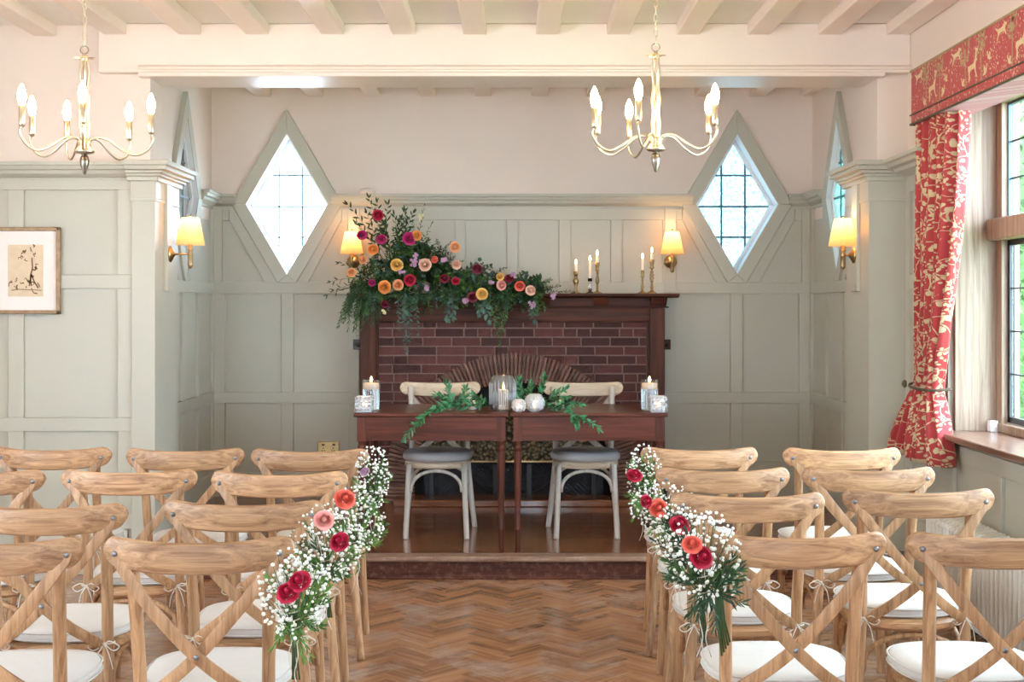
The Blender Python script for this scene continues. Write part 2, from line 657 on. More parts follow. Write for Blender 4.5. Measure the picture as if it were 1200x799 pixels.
# ------------------------------------------------------------------ dimensions
DAIS = 0.127
YB = 9.10          # face of the back panelling
XA = 2.136         # alcove side walls
YF = 7.08          # plane of the front facing walls and piers
YR = 7.53          # back of the piers
XP = 2.0           # pier reveal
XR = 2.19          # window wall
XL = -4.0
CE = 3.03
YN = -2.6          # rear edge of the part of the room that is built

FB = lambda u, z, n: Vector((u, YB - n, z))
FAL = lambda u, z, n: Vector((-XA + n, u, z))
FAR = lambda u, z, n: Vector((XA - n, u, z))
FFR = lambda u, z, n: Vector((u, YF - n, z))
FW = lambda u, z, n: Vector((XR - n, u, z))
FPL = lambda u, z, n: Vector((-XP + n, u, z))
FPR = lambda u, z, n: Vector((XP + .02 - n, u, z))


def diamond(cx, cz, hw, hh):
    return [(cx, cz + hh), (cx + hw, cz), (cx, cz - hh), (cx - hw, cz)]


def around(mb, F, x0, x1, z0, z1, cx, cz, hw, hh, n0, n1):
    mb.poly(F, [(x0, z1), (cx, z1), (cx, cz + hh), (cx - hw, cz), (x0, cz)], n0, n1)
    mb.poly(F, [(cx, z1), (x1, z1), (x1, cz), (cx + hw, cz), (cx, cz + hh)], n0, n1)
    mb.poly(F, [(x0, cz), (cx - hw, cz), (cx, cz - hh), (cx, z0), (x0, z0)], n0, n1)
    mb.poly(F, [(cx + hw, cz), (x1, cz), (x1, z0), (cx, z0), (cx, cz - hh)], n0, n1)


DZ = 2.198      # diamond centre height
DHW, DHH = 0.288, 0.4945
OHW, OHH = 0.392, 0.672
DX = 1.595
DYS = 8.30

CORN = [(0, 2.165), (.012, 2.165), (.012, 2.185), (.03, 2.192), (.05, 2.205), (.055, 2.222), (.072, 2.228), (.078, 2.246), (.09, 2.25), (.09, 2.268), (0, 2.268)]
BASEP = [(0, 0), (.028, 0), (.028, .165), (.018, .185), (.0, .19)]


def clip(poly, axis, val, keep_less):
    out = []
    n = len(poly)
    for i in range(n):
        a, b = poly[i], poly[(i + 1) % n]
        ia = (a[axis] <= val) == keep_less
        ib = (b[axis] <= val) == keep_less
        if ia:
            out.append(a)
        if ia != ib:
            t = (val - a[axis]) / (b[axis] - a[axis])
            out.append((a[0] + (b[0] - a[0]) * t, a[1] + (b[1] - a[1]) * t))
    return out


def diamond_window(name, F0, cx, pane, backing=False, fwd=0.0):
    F = lambda u, z, n: F0(u, z, n + (fwd if n < -.1 else 0))
    root = sempty(name, F(cx, DZ - DHH, -0.13))
    # timber frame set back in the opening
    fm = MB()
    ho, hi = (DHW, DHH), (DHW - .030, DHH - .052)
    o, i = diamond(cx, DZ, *ho), diamond(cx, DZ, *hi)
    for k in range(4):
        k2 = (k + 1) % 4
        fm.poly(F, [o[k], o[k2], i[k2], i[k]], -.155, -.115)
    fm.build('frame', WHITEP, root, bevel=.003)
    # leads and panes
    dm = diamond(cx, DZ, hi[0], hi[1])
    us = [cx - .085, cx + .085]
    zs = [DZ - .225, DZ - .005, DZ + .22]
    for u in us:
        c = clip(clip(dm, 0, u + .006, True), 0, u - .006, False)
        MB().poly(F, c, -.142, -.130).build('glazing_bar', LEAD, root)
    for z in zs:
        c = clip(clip(dm, 1, z + .006, True), 1, z - .006, False)
        MB().poly(F, c, -.143, -.129).build('glazing_bar', LEAD, root)
    ub = [cx - 1] + us + [cx + 1]
    zb = [DZ - 1] + zs + [DZ + 1]
    for a in range(3):
        for b in range(4):
            c = clip(clip(dm, 0, ub[a + 1] - .003, True), 0, ub[a] + .003, False)
            if len(c) < 3:
                continue
            c = clip(clip(c, 1, zb[b + 1] - .003, True), 1, zb[b] + .003, False)
            if len(c) >= 3 and max(p[0] for p in c) - min(p[0] for p in c) > .02:
                MB().poly(F, c, -.1385, -.1355).build('pane', pane, root)
    if backing:  # dull board added behind the panes so this window reads unlit
        MB().poly(F, diamond(cx, DZ, DHW - .004, DHH - .006), -.165, -.158).build('dim_backing', DIMP, root)
    # reveal lining and casing, in panelling paint
    rv = MB()
    o2, i2 = diamond(cx, DZ, DHW + .012, DHH + .021), diamond(cx, DZ, DHW, DHH)
    for k in range(4):
        k2 = (k + 1) % 4
        rv.poly(F, [o2[k], o2[k2], i2[k2], i2[k]], -.16, .03)
    rv.build('reveal_lining', WHITEP, root)
    cs = MB()
    o3 = [(cx, DZ + OHH), (cx + OHW, DZ), (cx + .065, 1.64), (cx - .065, 1.64), (cx - OHW, DZ)]
    ii = diamond(cx, DZ, DHW + .002, DHH + .004)
    quads = [[o3[0], o3[1], ii[1], ii[0]], [o3[1], o3[2], ii[2], ii[1]], [o3[2], o3[3], ii[2]], [o3[3], o3[4], ii[3], ii[2]], [o3[4], o3[0], ii[0], ii[3]]]
    for q in quads:
        cs.poly(F, q, .0, .036)
    cs.build('casing', PANEL, root, bevel=.004)
    return root


# ------------------------------------------------------------------ walls
def wall_root(name, F, mbs):
    return struct(mbs.build(name, PLASTER))


def panel(F, root, u0, u1, z0, z1):
    m = MB()
    m.rect(F, u0 + .002, u1 - .002, z0 + .002, z1 - .002, 0, .006)
    m.build('panel', PANEL, root)


def stile(F, root, u0, u1, z0, z1, nm_='stile', n=.024):
    MB().rect(F, u0, u1, z0, z1, 0, n).build(nm_, PANEL, root, bevel=.0025)


# back wall
m = MB()
for sx in (-1, 1):
    xs = sorted([sx * XA, sx * 1.0])
    around(m, FB, xs[0] - (.3 if sx < 0 else 0), xs[1] + (.3 if sx > 0 else 0), 0, CE + .05, sx * DX, DZ, DHW + .012, DHH + .021, -.16, 0)
m.rect(FB, -1.0, 1.0, 0, CE + .05, -.16, 0)
wb_ = wall_root('wall_back', FB, m)
MB().extr(FB, CORN, -1.28, 1.28).build('cornice', PANEL, wb_)
for sx in (-1, 1):
    a, b = sorted([sx * XA, sx * (DX + OHW - .03)])
    MB().extr(FB, CORN, a, b).build('cornice', PANEL, wb_)
k = 164.8
bx = lambda p: (p - 600.5) / k
tops = [(424, 472), (485, 534), (546, 594.5), (607.5, 655.5), (669, 716), (729.5, 777)]
for a, b in tops:
    panel(FB, wb_, bx(a), bx(b), 1.644, 2.087)
for a, b in [(411, 424)] + [(tops[i][1], tops[i + 1][0]) for i in range(5)] + [(777, 791)]:
    stile(FB, wb_, bx(a), bx(b), 1.644, 2.087)
stile(FB, wb_, -1.208, 1.208, 2.087, 2.165, 'rail')
stile(FB, wb_, -XA, XA, 1.565, 1.644, 'rail')
for sx in (-1, 1):
    cols = [(bx(791), bx(856)), (bx(870), bx(936))]
    for r, (z0, z1) in enumerate([(.867, 1.565), (.375, .788)]):
        for a, b in cols:
            a, b = sorted([sx * a, sx * b])
            panel(FB, wb_, a, b, z0, z1)
        for a, b in [(bx(779), bx(791)), (bx(856), bx(870)), (bx(936), XA)]:
            a, b = sorted([sx * a, sx * b])
            stile(FB, wb_, a, b, z0, z1)
    a, b = sorted([sx * bx(779), sx * XA])
    stile(FB, wb_, a, b, .788, .867, 'rail')
    stile(FB, wb_, a, b, .30, .375, 'rail')
    # slanting panels beside the diamond
    q = [(1.16, 2.08), (1.21, 2.08), (1.445, 1.646), (1.16, 1.646)]
    MB().poly(FB, [(sx * u, z) for u, z in q], 0, .006).build('panel', PANEL, wb_)
    q = [(2.005, 2.08), (2.055, 2.08), (2.055, 1.646), (1.755, 1.646)]
    MB().poly(FB, [(sx * u, z) for u, z in q], 0, .006).build('panel', PANEL, wb_)
    # slanting stiles
    q = [(1.21, 2.165), (1.26, 2.165), (1.535, 1.644), (1.447, 1.644), (1.21, 2.087)]
    MB().poly(FB, [(sx * u, z) for u, z in q], 0, .02).build('stile', PANEL, wb_, bevel=.002)
    q = [(1.95, 2.165), (2.005, 2.165), (2.005, 2.087), (1.752, 1.644), (1.655, 1.644)]
    MB().poly(FB, [(sx * u, z) for u, z in q], 0, .02).build('stile', PANEL, wb_, bevel=.002)
    a, b = sorted([sx * 2.057, sx * XA])
    stile(FB, wb_, a, b, 1.644, 2.165)
    a, b = sorted([sx * 2.006, sx * 2.056])
    stile(FB, wb_, a, b, 2.082, 2.165, 'rail')
    # backing board of the wall lamp
    a, b = sorted([sx * 1.082, sx * 1.162])
    stile(FB, wb_, a, b, 1.575, 2.17, 'lamp_board', .034)
    a, b = sorted([sx * 1.06, sx * XA])
    struct(MB().extr(FB, [(n, z + DAIS) for n, z in BASEP], a, b).build('baseboard_back' if sx < 0 else 'baseboard_back_right', PANEL))
diamond_window('window_1', FB, -DX, PANE)
diamond_window('window_2', FB, DX, OBSC)

# alcove side walls
for sx, F, wn in ((-1, FAL, 'wall_alcove_left'), (1, FAR, 'wall_alcove_right')):
    m = MB()
    around(m, F, YF + .1, YB + .2, 0, CE + .05, DYS, DZ, DHW + .012, DHH + .021, -.16, 0)
    wr = wall_root(wn, F, m)
    cols = [(7.60, 7.78), (7.85, 8.22), (8.28, 8.62), (8.69, 9.05)]
    for z0, z1 in [(.867, 1.565), (.375, .788)]:
        for a, b in cols:
            panel(F, wr, a, b, z0, z1)
        e = [YR] + [x for c in cols for x in c] + [YB]
        for i in range(0, len(e), 2):
            stile(F, wr, e[i], e[i + 1], z0, z1)
    for z0, z1 in [(.30, .375), (.788, .867), (1.565, 1.644)]:
        stile(F, wr, YR, YB, z0, z1, 'rail')
    MB().poly(F, [(DYS + .42, 2.08), (9.02, 2.08), (9.02, 1.646), (DYS + .17, 1.646)], 0, .006).build('panel', PANEL, wr)
    MB().poly(F, [(DYS + .345, 2.165), (DYS + .42, 2.165), (DYS + .42, 2.087), (DYS + .17, 1.644), (DYS + .062, 1.644)], 0, .02).build('stile', PANEL, wr)
    MB().poly(F, [(DYS - .345, 2.165), (DYS - .42, 2.165), (DYS - .42, 2.087), (DYS - .17, 1.644), (DYS - .062, 1.644)], 0, .02).build('stile', PANEL, wr)
    MB().poly(F, [(DYS - .42, 2.08), (YR + .05, 2.08), (YR + .05, 1.646), (DYS - .17, 1.646)], 0, .006).build('panel', PANEL, wr)
    stile(F, wr, 9.02, YB, 1.644, 2.165)
    MB().extr(F, CORN, DYS + OHW - .03, YB).build('cornice', PANEL, wr)
    MB().extr(F, CORN, YR, DYS - OHW + .03).build('cornice', PANEL, wr)
    struct(MB().extr(F, [(n, z + DAIS) for n, z in BASEP], YR, YB).build('baseboard_' + wn[5:], PANEL))
diamond_window('window_3', FAL, DYS, DIMP, backing=True, fwd=.115)
diamond_window('window_4', FAR, DYS, OBSC2, fwd=.115)

# front facing wall on the left, with the pier
m = MB()
m.box(XL, -XP - .0, YF, YR, 0, CE + .05)
wl = struct(m.build('wall_left', PLASTER))
kf = lambda p: (p - 600) / 212.0
cols = [(-2.33 - 1.19 + .06, -3.0 - .06 + .22), (kf(-98), kf(11)), (kf(29), kf(139))]
cols = [(-3.93, -3.44), (kf(-98), kf(11)), (kf(29), kf(139))]
rows = [(.33, .787), (.862, 1.574), (1.65, 2.117)]
for z0, z1 in rows:
    for a, b in cols:
        panel(FFR, wl, a, b, z0, z1)
    e = [XL] + [x for c in cols for x in c] + [kf(157)]
    for i in range(0, len(e), 2):
        stile(FFR, wl, e[i], e[i + 1], z0, z1)
for z0, z1 in [(.25, .33), (.787, .862), (1.574, 1.65), (2.117, 2.17)]:
    stile(FFR, wl, XL, kf(157), z0, z1, 'rail')
MB().extr(FFR, CORN, XL, kf(158)).build('cornice', PANEL, wl)
struct(MB().extr(FFR, [(n, z * 1.3) for n, z in BASEP], XL, -2.12).build('baseboard_left', PANEL))
# upper right front-facing wall + right pier
m = MB()
m.box(XP + .02, XR + .3, YF, YR, 0, CE + .05)
wpr = struct(m.build('wall_pier_right', PLASTER))

# pilasters on both piers
for sx, root in ((-1, wl), (1, wpr)):
    x0 = 1.965
    x1 = 2.095 if sx < 0 else XR - .02
    m = MB()
    a, b = sorted([sx * x0, sx * x1])
    m.box(a, b, YF - .035, YR, DAIS, 2.17)
    p = m.build('pilaster', PANEL, root, bevel=.003)
    # stepped neck band and capital
    m = MB()
    m.box(a - .008, b + .008, YF - .047, YR + .005, 2.055, 2.07)
    m.box(a - .006, b + .006, YF - .043, YR + .005, 2.07, 2.165)
    m.build('pilaster_neck', PANEL, root, bevel=.002)
    cm = MB()
    for n, z0, z1 in [(.022, 2.165, 2.19), (.04, 2.19, 2.205), (.058, 2.205, 2.222), (.085, 2.222, 2.245), (.10, 2.245, 2.272)]:
        cm.box(a - n if sx > 0 else a, b if sx > 0 else b + n, YF - .035 - n, YR + .02 + n * .3, z0, z1)
        if sx < 0:
            cm.box(a - .02, a + .01, YF - .035 - n, YF, z0, z1)
    cm.build('pilaster_capital', PANEL, root, bevel=.004)
    # lamp board on the reveal
    m = MB()
    xx = sx * x0
    a2, b2 = sorted([xx, xx - sx * .022])
    m.box(a2, b2, 7.22, 7.33, 1.56, 2.165)
    m.build('lamp_board', PANEL, root, bevel=.003)

# window wall (right)
WY0, WY1 = 2.9, 6.35
SILL, HEAD = .86, 2.50
m = MB()
m.box(XR, XR + .30, WY1, YF + .02, 0, CE + .05)
m.box(XR, XR + .30, YN, WY0, 0, CE + .05)
m.box(XR, XR + .30, WY0, WY1, 0, SILL - .03)
m.box(XR, XR + .30, WY0, WY1, HEAD, CE + .05)
wr = struct(m.build('wall_right', PLASTER))
# panelling on it
stile(FW, wr, WY1 + .01, WY1 + .07, .2, 2.17)
stile(FW, wr, YF - .10, YF, .2, 2.17)
for z0, z1 in [(.33, .787), (.862, 1.574), (1.65, 2.10)]:
    panel(FW, wr, WY1 + .07, YF - .10, z0, z1)
for z0, z1 in [(.25, .33), (.787, .862), (1.574, 1.65), (2.10, 2.17)]:
    stile(FW, wr, WY1 + .07, YF - .10, z0, z1, 'rail')
prof = [(n * 2.0, z) for n, z in CORN]
MB().extr(FW, prof, WY1 + .0, YF - .02).build('cornice', PANEL, wr)
for i in range(6):
    a = WY1 - .06 - i * .62
    panel(FW, wr, a - .54, a, .26, .72)
    stile(FW, wr, a, a + .08, .26, .72)
stile(FW, wr, WY0, WY1 + .02, .72, .80, 'rail')
stile(FW, wr, WY0, WY1 + .02, .17, .26, 'rail')
struct(MB().extr(FW, BASEP, YN, YF).build('baseboard_right', PANEL))

# oak window in it
wn = sempty('window_5', (XR + .21, WY1, SILL))
m = MB()
m.box(XR - .10, XR + .24, WY0 - .04, WY1 + .015, SILL - .03, SILL)
m.build('window_sill', SILLTOP, wn, bevel=.008)
MB().box(XR + .0, XR + .235, WY1 - .025, WY1 + .005, SILL, HEAD).build('jamb_board', SILLOAK, wn, bevel=.003)
MB().box(XR + .0, XR + .235, WY0, WY0 + .025, SILL, HEAD).build('jamb_board', SILLOAK, wn, bevel=.003)
MB().box(XR + .0, XR + .235, WY0, WY1, HEAD - .03, HEAD).build('head_board', SILLOAK, wn, bevel=.003)
XW = XR + .20
bays = [WY1 - .03, WY1 - 1.10, WY1 - 2.2, WY0 + .03]
for i, y in enumerate(bays):
    MB().box(XW, XW + .09, y - .07, y + .0, SILL, HEAD).build('mullion', SILLOAK, wn, bevel=.006)
MB().box(XW - .05, XW + .08, WY0, WY1 - .03, 1.80, 1.905).build('transom', SILLOAK, wn, bevel=.008)
MB().box(XW - .01, XW + .09, WY0, WY1 - .03, SILL, SILL + .045).build('bottom_rail', SILLOAK, wn, bevel=.006)
for i in range(3):
    ya, yb = bays[i + 1], bays[i] - .07
    for z0, z1, steel in [(SILL + .05, 1.80, True), (1.905, HEAD - .03, False)]:
        t = .028 if steel else .012
        fm = MB()
        fm.box(XW + .03, XW + .055, ya, ya + t, z0, z1).box(XW + .03, XW + .055, yb - t, yb, z0, z1)
        fm.box(XW + .03, XW + .055, ya, yb, z0, z0 + t).box(XW + .03, XW + .055, ya, yb, z1 - t, z1)
        fm.build('casement_frame', BLACK if steel else LEAD, wn)
        nz = 4 if steel else 3
        for a in range(4):
            for b in range(nz):
                y0, y1 = lerp(ya + t, yb - t, a / 4), lerp(ya + t, yb - t, (a + 1) / 4)
                q0, q1 = lerp(z0 + t, z1 - t, b / nz), lerp(z0 + t, z1 - t, (b + 1) / nz)
                MB().box(XW + .041, XW + .044, y0 + .002, y1 - .002, q0 + .002, q1 - .002).build('pane', PANE, wn)
        for a in range(1, 4):
            y = lerp(ya + t, yb - t, a / 4)
            MB().box(XW + .038, XW + .047, y - .004, y + .004, z0 + t, z1 - t).build('glazing_bar', LEAD, wn)
        for b in range(1, nz):
            q = lerp(z0 + t, z1 - t, b / nz)
            MB().box(XW + .037, XW + .048, ya + t, yb - t, q - .004, q + .004).build('glazing_bar', LEAD, wn)
# small white catch on the sill by the jamb
m = MB()
m.box(XW - .045, XW - .005, WY1 - .075, WY1 - .03, SILL, SILL + .055)
m.box(XW - .05, XW - .04, WY1 - .065, WY1 - .04, SILL + .015, SILL + .04)
tag(m.build('window_contact', WHITEP, bevel=.003), 'small white box on the window sill against the oak jamb', 'sensor')

# far left wall of the room (out of frame) with a window opening
m = MB()
m.box(XL - .3, XL, 3.4, YF, 0, CE + .05).box(XL - .3, XL, YN, 1.2, 0, CE + .05).box(XL - .3, XL, 1.2, 3.4, 0, .9).box(XL - .3, XL, 1.2, 3.4, 2.3, CE + .05)
struct(m.build('wall_far_left', PLASTER))
m = MB()
m.box(XL - .3, XR + .3, YN - .3, YN, 0, .8).box(XL - .3, XR + .3, YN - .3, YN, 2.4, CE + .05)
for a, b in ((XL - .3, XL + 1.1), (XL + 2.2, XL + 4.2), (XR - .9, XR + .3)):
    m.box(a, b, YN - .3, YN, .8, 2.4)
struct(m.build('wall_rear', PLASTER))

# ------------------------------------------------------------------ ceiling, joists, beam
m = MB()
m.box(XL - .3, XR + .3, YN, YB + .2, CE, CE + .06)
ce = struct(m.build('ceiling', CEILP))
JX = [2.12, 1.745, 1.356, .967, .585, .196, -.205, -.594, -.986, -1.4, -1.77, -2.18, -2.58, -2.98, -3.38, -3.78]
for x in JX:
    MB().box(x - .063, x + .063, YN, YF - .0, CE - .062, CE + .01).build('joist', BEAMP, ce, bevel=.006)
for x in JX[:12]:
    if abs(x) < 2.15:
        MB().box(x - .058, x + .058, YR - .1, YB, CE - .062, CE + .01).build('joist', BEAMP, ce, bevel=.006)
bm_ = sempty('ceiling_beam', (0, YF, 2.75))
m = MB()
m.box(kf(118), XR, YF - .05, 7.36, 2.76, CE - .001)
m.build('beam_body', BEAMP, bm_, bevel=.006)
m = MB()
pf = [(0.05, 2.755), (.09, 2.755), (.09, 2.768), (.075, 2.775), (.075, 2.785), (.058, 2.80), (.05, 2.80)]
m.extr(FFR, pf, -2.05, XR)
m.build('beam_moulding', BEAMP, bm_)
m = MB()
m.box(-XP - .05, XP + .05, YF - .07, 7.38, 2.735, 2.762)
m.build('beam_soffit', BEAMP, bm_, bevel=.006)

# ------------------------------------------------------------------ floor: herringbone blocks
m = MB()
m.box(XL - .3, XR + .3, YN, YB + .2, -.12, -.008)
fl = struct(m.build('floor', DARKOAK))
BL, BW, BT = .23, .0657, .012
G = .0009


def blockmesh():
    mb = MB()
    mb.box(-BL / 2 + G, BL / 2 - G, -BW / 2 + G, BW / 2 - G, -BT + .004, 0)
    me = bpy.data.meshes.new('floor_block')
    me.from_pydata(mb.v, [], mb.f)
    me.materials.append(BLOCK)
    return me


bme = blockmesh()
cr_, sr_ = math.cos(PI / 4), math.sin(PI / 4)
blocks = []
for j in range(-30, 31):
    for kk in range(-110, 180):
        for vert in (0, 1):
            if vert:
                cx, cy = kk * BW + BW / 2, kk * BW + BW + BL / 2
            else:
                cx, cy = kk * BW + BL / 2, kk * BW + BW / 2
            cx += j * BL
            cy -= j * BL
            X = (cx - cy) * cr_
            Y = (cx + cy) * cr_ + .0
            if XL < X < XR - .02 and 1.5 < Y < 7.05:
                blocks.append((X, Y, (PI / 4 + (PI / 2 if vert else 0))))


def inview(X, Y):
    return abs(X) < .86 and 4.72 < Y < 6.93


near = sorted([b for b in blocks if inview(b[0], b[1])], key=lambda b: b[1])[:300]
ns_ = set(near)
for b in near:
    o = bpy.data.objects.new('floor_block', bme)
    C.objects.link(o)
    o.parent = fl
    o.location = (b[0], b[1], random.uniform(-.0006, .0006))
    o.rotation_euler = (0, 0, b[2])
rest = MB()
for b in blocks:
    if b in ns_:
        continue
    c, s_ = math.cos(b[2]), math.sin(b[2])
    hx, hy = BL / 2 - G, BW / 2 - G
    p = [(-hx, -hy), (hx, -hy), (hx, hy), (-hx, hy)]
    q = [(b[0] + c * x - s_ * y, b[1] + s_ * x + c * y) for x, y in p]
    rest.add([(x, y, -.008) for x, y in q] + [(x, y, 0) for x, y in q], [(4, 5, 6, 7), (0, 1, 5, 4), (1, 2, 6, 5), (2, 3, 7, 6), (3, 0, 4, 7)])
o = rest.build('floor_blocks', BLOCK, fl)
o['kind'] = 'stuff'

# dais: boards, nosing, riser
YD = 6.90
ds = sempty('dais_platform', (0, YD, 0))
m = MB()
m.box(-XA, XA, YD + .03, YB, 0, DAIS - .02)
m.build('platform_base', DARKOAK, ds)
y = YD + .10
while y < 9.05:
    x = -2.12
    y1 = min(y + .105, 9.08)
    while x < 2.12:
        L_ = random.uniform(.9, 1.9)
        x1 = min(x + L_, 2.12)
        if 2.12 - x1 < .3:
            x1 = 2.12
        MB().box(x + .0008, x1 - .0008, y + .0008, y1 - .0008, DAIS - .02, DAIS + random.uniform(-.0006, .0004)).build('floorboard', BOARD, ds)
        x = x1
    y = y1
nos = [(0, DAIS - .026), (.012, DAIS - .03), (.02, DAIS - .02), (.02, DAIS - .008), (.012, DAIS), (-.085, DAIS), (-.085, DAIS - .026)]
FD = lambda u, z, n: Vector((u, YD + .015 - n, z))
MB().extr(FD, nos, -2.12, 2.12).build('step_nosing', NOSE, ds)
MB().box(-2.12, 2.12, YD + .022, YD + .045, 0, DAIS - .02).build('step_riser', RISER, ds)
MB().box(-2.12, 2.12, YD + .010, YD + .03, 0, .022).build('step_bead', RISER, ds, bevel=.006)

# ------------------------------------------------------------------ fireplace
fp = thing('fireplace', 'wide dark oak and red brick fireplace with tiled semicircular arch', 'fireplace', (0, 8.85, DAIS))
YM = 8.80
m = MB()
for a, b in [(-1.046, -.936), (.945, 1.050)]:
    q = MB()
    q.box(a, b, YM, YB - .021, DAIS, 1.463)
    q.build('post', DARKOAK_Z, fp, bevel=.004)
    q = MB()
    q.box(a - .012, b + .012, YM - .015, YB - .021, DAIS, DAIS + .10)
    q.build('plinth_block', DARKOAK, fp, bevel=.004)
q = MB()
q.box(-.936, .945, YM + .005, YM + .05, 1.374, 1.463)
q.build('frieze', DARKOAK, fp, bevel=.003)
for a, b, z0, z1 in [(-.936, .945, 1.362, 1.374)]:
    q = MB()
    q.box(a, b, YM + .02, YM + .05, z0, z1)
    q.build('inner_moulding', DARKOAK, fp, bevel=.003)
for a, b in [(-.936, -.922), (.931, .945)]:
    q = MB()
    q.box(a, b, YM + .02, YM + .05, DAIS, 1.364)
    q.build('inner_moulding', DARKOAK_Z, fp, bevel=.003)
q = MB()
q.box(-1.07, 1.075, YM - .02, YB - .021, 1.463, 1.474)
q.box(-1.055, 1.06, YM - .005, YB - .021, 1.474, 1.534)
q.build('bed_moulding', DARKOAK, fp, bevel=.003)
for x in (-1.0, -.62, -.2, .2, .61, 1.005):
    q = MB()
    q.add([(x - .055, YM - .085, 1.534), (x + .055, YM - .085, 1.534), (x + .055, YM - .004, 1.534), (x - .055, YM - .004, 1.534),
           (x - .05, YM - .055, 1.482), (x + .05, YM - .055, 1.482), (x + .05, YM - .004, 1.482), (x - .05, YM - .004, 1.482)],
          [(0, 1, 2, 3), (4, 7, 6, 5), (0, 4, 5, 1), (1, 5, 6, 2), (2, 6, 7, 3), (3, 7, 4, 0)])
    q.build('bracket', DARKOAK, fp, bevel=.003)
q = MB()
FM = lambda u, z, n: Vector((u, YM - n, z))
q.extr(FM, [(-.28, 1.534), (.10, 1.534), (.112, 1.540), (.135, 1.545), (.135, 1.562), (-.28, 1.562)], -1.115, 1.135)
q.build('mantel_shelf', DARKOAK, fp, bevel=.003)
# mortar backing with arched hole, and bricks proud of it
AX, AZ, RO, RI = 0.012, .265, .885, .685
YK = 8.85
FK = lambda u, z, n: Vector((u, YK - n, z))
q = MB()
ns = 40
for i in range(ns):
    a0, a1 = PI * i / ns, PI * (i + 1) / ns
    x0, x1 = AX + (RI + .02) * math.cos(a0), AX + (RI + .02) * math.cos(a1)
    z0, z1 = AZ + (RI + .02) * math.sin(a0), AZ + (RI + .02) * math.sin(a1)
    q.poly(FK, [(x0, z0), (x1, z1), (x1, 1.37), (x0, 1.37)], -.03, 0)
q.rect(FK, -.936, AX - RI - .02, DAIS, 1.37, -.03, 0)
q.rect(FK, AX + RI + .02, .945, DAIS, 1.37, -.03, 0)
q.build('mortar_bed', MORTAR, fp)


def brick_me(L_):
    mb = MB()
    j = lambda: random.uniform(-.001, .001)
    mb.box(-L_ / 2, L_ / 2, -.009, .004, -.0265, .0265)
    mb.v = [v + Vector((j(), j(), j())) for v in mb.v]
    me = bpy.data.meshes.new('brick')
    me.from_pydata(mb.v, [], mb.f)
    me.materials.append(BRICK)
    return me


bcache = {}
z = DAIS + .035
ci = 0
while z < 1.365:
    x = -.922
    i = ci % 2
    if ci % 2:
        seq = [.105]
    else:
        seq = []
    while x < .925:
        L_ = seq.pop() if seq else (.20 if random.random() < .62 else .095)
        if x + L_ > .93:
            L_ = .93 - x
        if .93 - (x + L_) < .035:
            L_ = .93 - x
        cx = x + L_ / 2
        hw = L_ / 2 - .005
        bz = z
        pcs = [(cx - hw, cx + hw)]
        # cut the bricks where they meet the arch
        if bz < AZ + RO - .02:
            half = math.sqrt(max(0, (RO - .02) ** 2 - max(0, bz - AZ) ** 2))
            pcs = [(l, min(r, AX - half)) for l, r in pcs if l < AX - half] + [(max(l, AX + half), r) for l, r in pcs if r > AX + half]
        for l, r in pcs:
            if r - l < .014:
                continue
            key = round(r - l, 2)
            if key not in bcache:
                bcache[key] = brick_me(key)
            o = bpy.data.objects.new('brick', bcache[key])
            C.objects.link(o)
            o.parent = fp
            o.location = Vector(((l + r) / 2, YK - random.uniform(0, .004), bz)) - fp.location
            o.scale = ((r - l) / key, 1, 1)
        x += L_
    z += .0628
    ci += 1
# arch tiles: thin clay tiles on edge
nt_ = 92
tm = MB()
tm.add([(RI, -.03, -.0083), (RO, -.03, -.0100), (RO, 0, -.0100), (RI, 0, -.0083), (RI, -.03, .0083), (RO, -.03, .0100), (RO, 0, .0100), (RI, 0, .0083)],
       [(0, 3, 2, 1), (4, 5, 6, 7), (0, 1, 5, 4), (1, 2, 6, 5), (2, 3, 7, 6), (3, 0, 4, 7)])
tm.box(RI + .01, RO - .004, -.038, -.03, -.006, .006)
tme = bpy.data.meshes.new('arch_tile')
tme.from_pydata(tm.v, [], tm.f)
tme.materials.append(TILE)
for i in range(nt_):
    a = PI * (i + .5) / nt_
    o = bpy.data.objects.new('arch_tile', tme)
    C.objects.link(o)
    o.parent = fp
    o.location = Vector((AX, YK - random.uniform(0, .006), AZ)) - fp.location
    o.rotation_euler = (0, -a, 0)
for sx in (-1, 1):
    for i in range(5):
        o = bpy.data.objects.new('arch_tile', tme)
        C.objects.link(o)
        o.parent = fp
        o.location = Vector((AX, YK - random.uniform(0, .006), AZ - .014 - i * .0265)) - fp.location
        o.rotation_euler = (0, 0 if sx > 0 else PI, 0)
# firebox, hood, fireback
q = MB()
q.box(-.80, .82, 9.06, 9.075, DAIS, 1.2)
q.box(-.80, -.79, YK, 9.07, DAIS, 1.2)
q.box(.81, .82, YK, 9.07, DAIS, 1.2)
q.box(-.80, .82, YK + .03, 9.07, 1.19, 1.2)
q.build('firebox', SOOT, fp)
q = MB()
q.add([(-.64, 8.87, .40), (.66, 8.87, .40), (.50, 8.98, .80), (-.48, 8.98, .80), (-.64, 8.90, .40), (.66, 8.90, .40), (.50, 9.0, .80), (-.48, 9.0, .80)],
      [(0, 1, 2, 3), (4, 7, 6, 5), (0, 4, 5, 1), (1, 5, 6, 2), (2, 6, 7, 3), (3, 7, 4, 0)])
q.build('embossed_hood', PEWTER, fp)
q = MB()
q.box(-.65, .67, 8.862, 8.872, .395, .405)
q.build('hood_lip', BRASS, fp)
q = MB()
q.box(-.62, .64, 8.97, 8.985, DAIS, .405)
for i in range(36):
    x = -.60 + i * .035
    q.tube([(x, 8.966, DAIS + .01), (x + .27, 8.966, .39)], .003, 4) if x + .27 < .64 else None
    q.tube([(x + .27, 8.962, DAIS + .01), (x, 8.962, .39)], .003, 4) if x + .27 < .64 else None
q.build('fireback', IRON, fp)
q = MB()
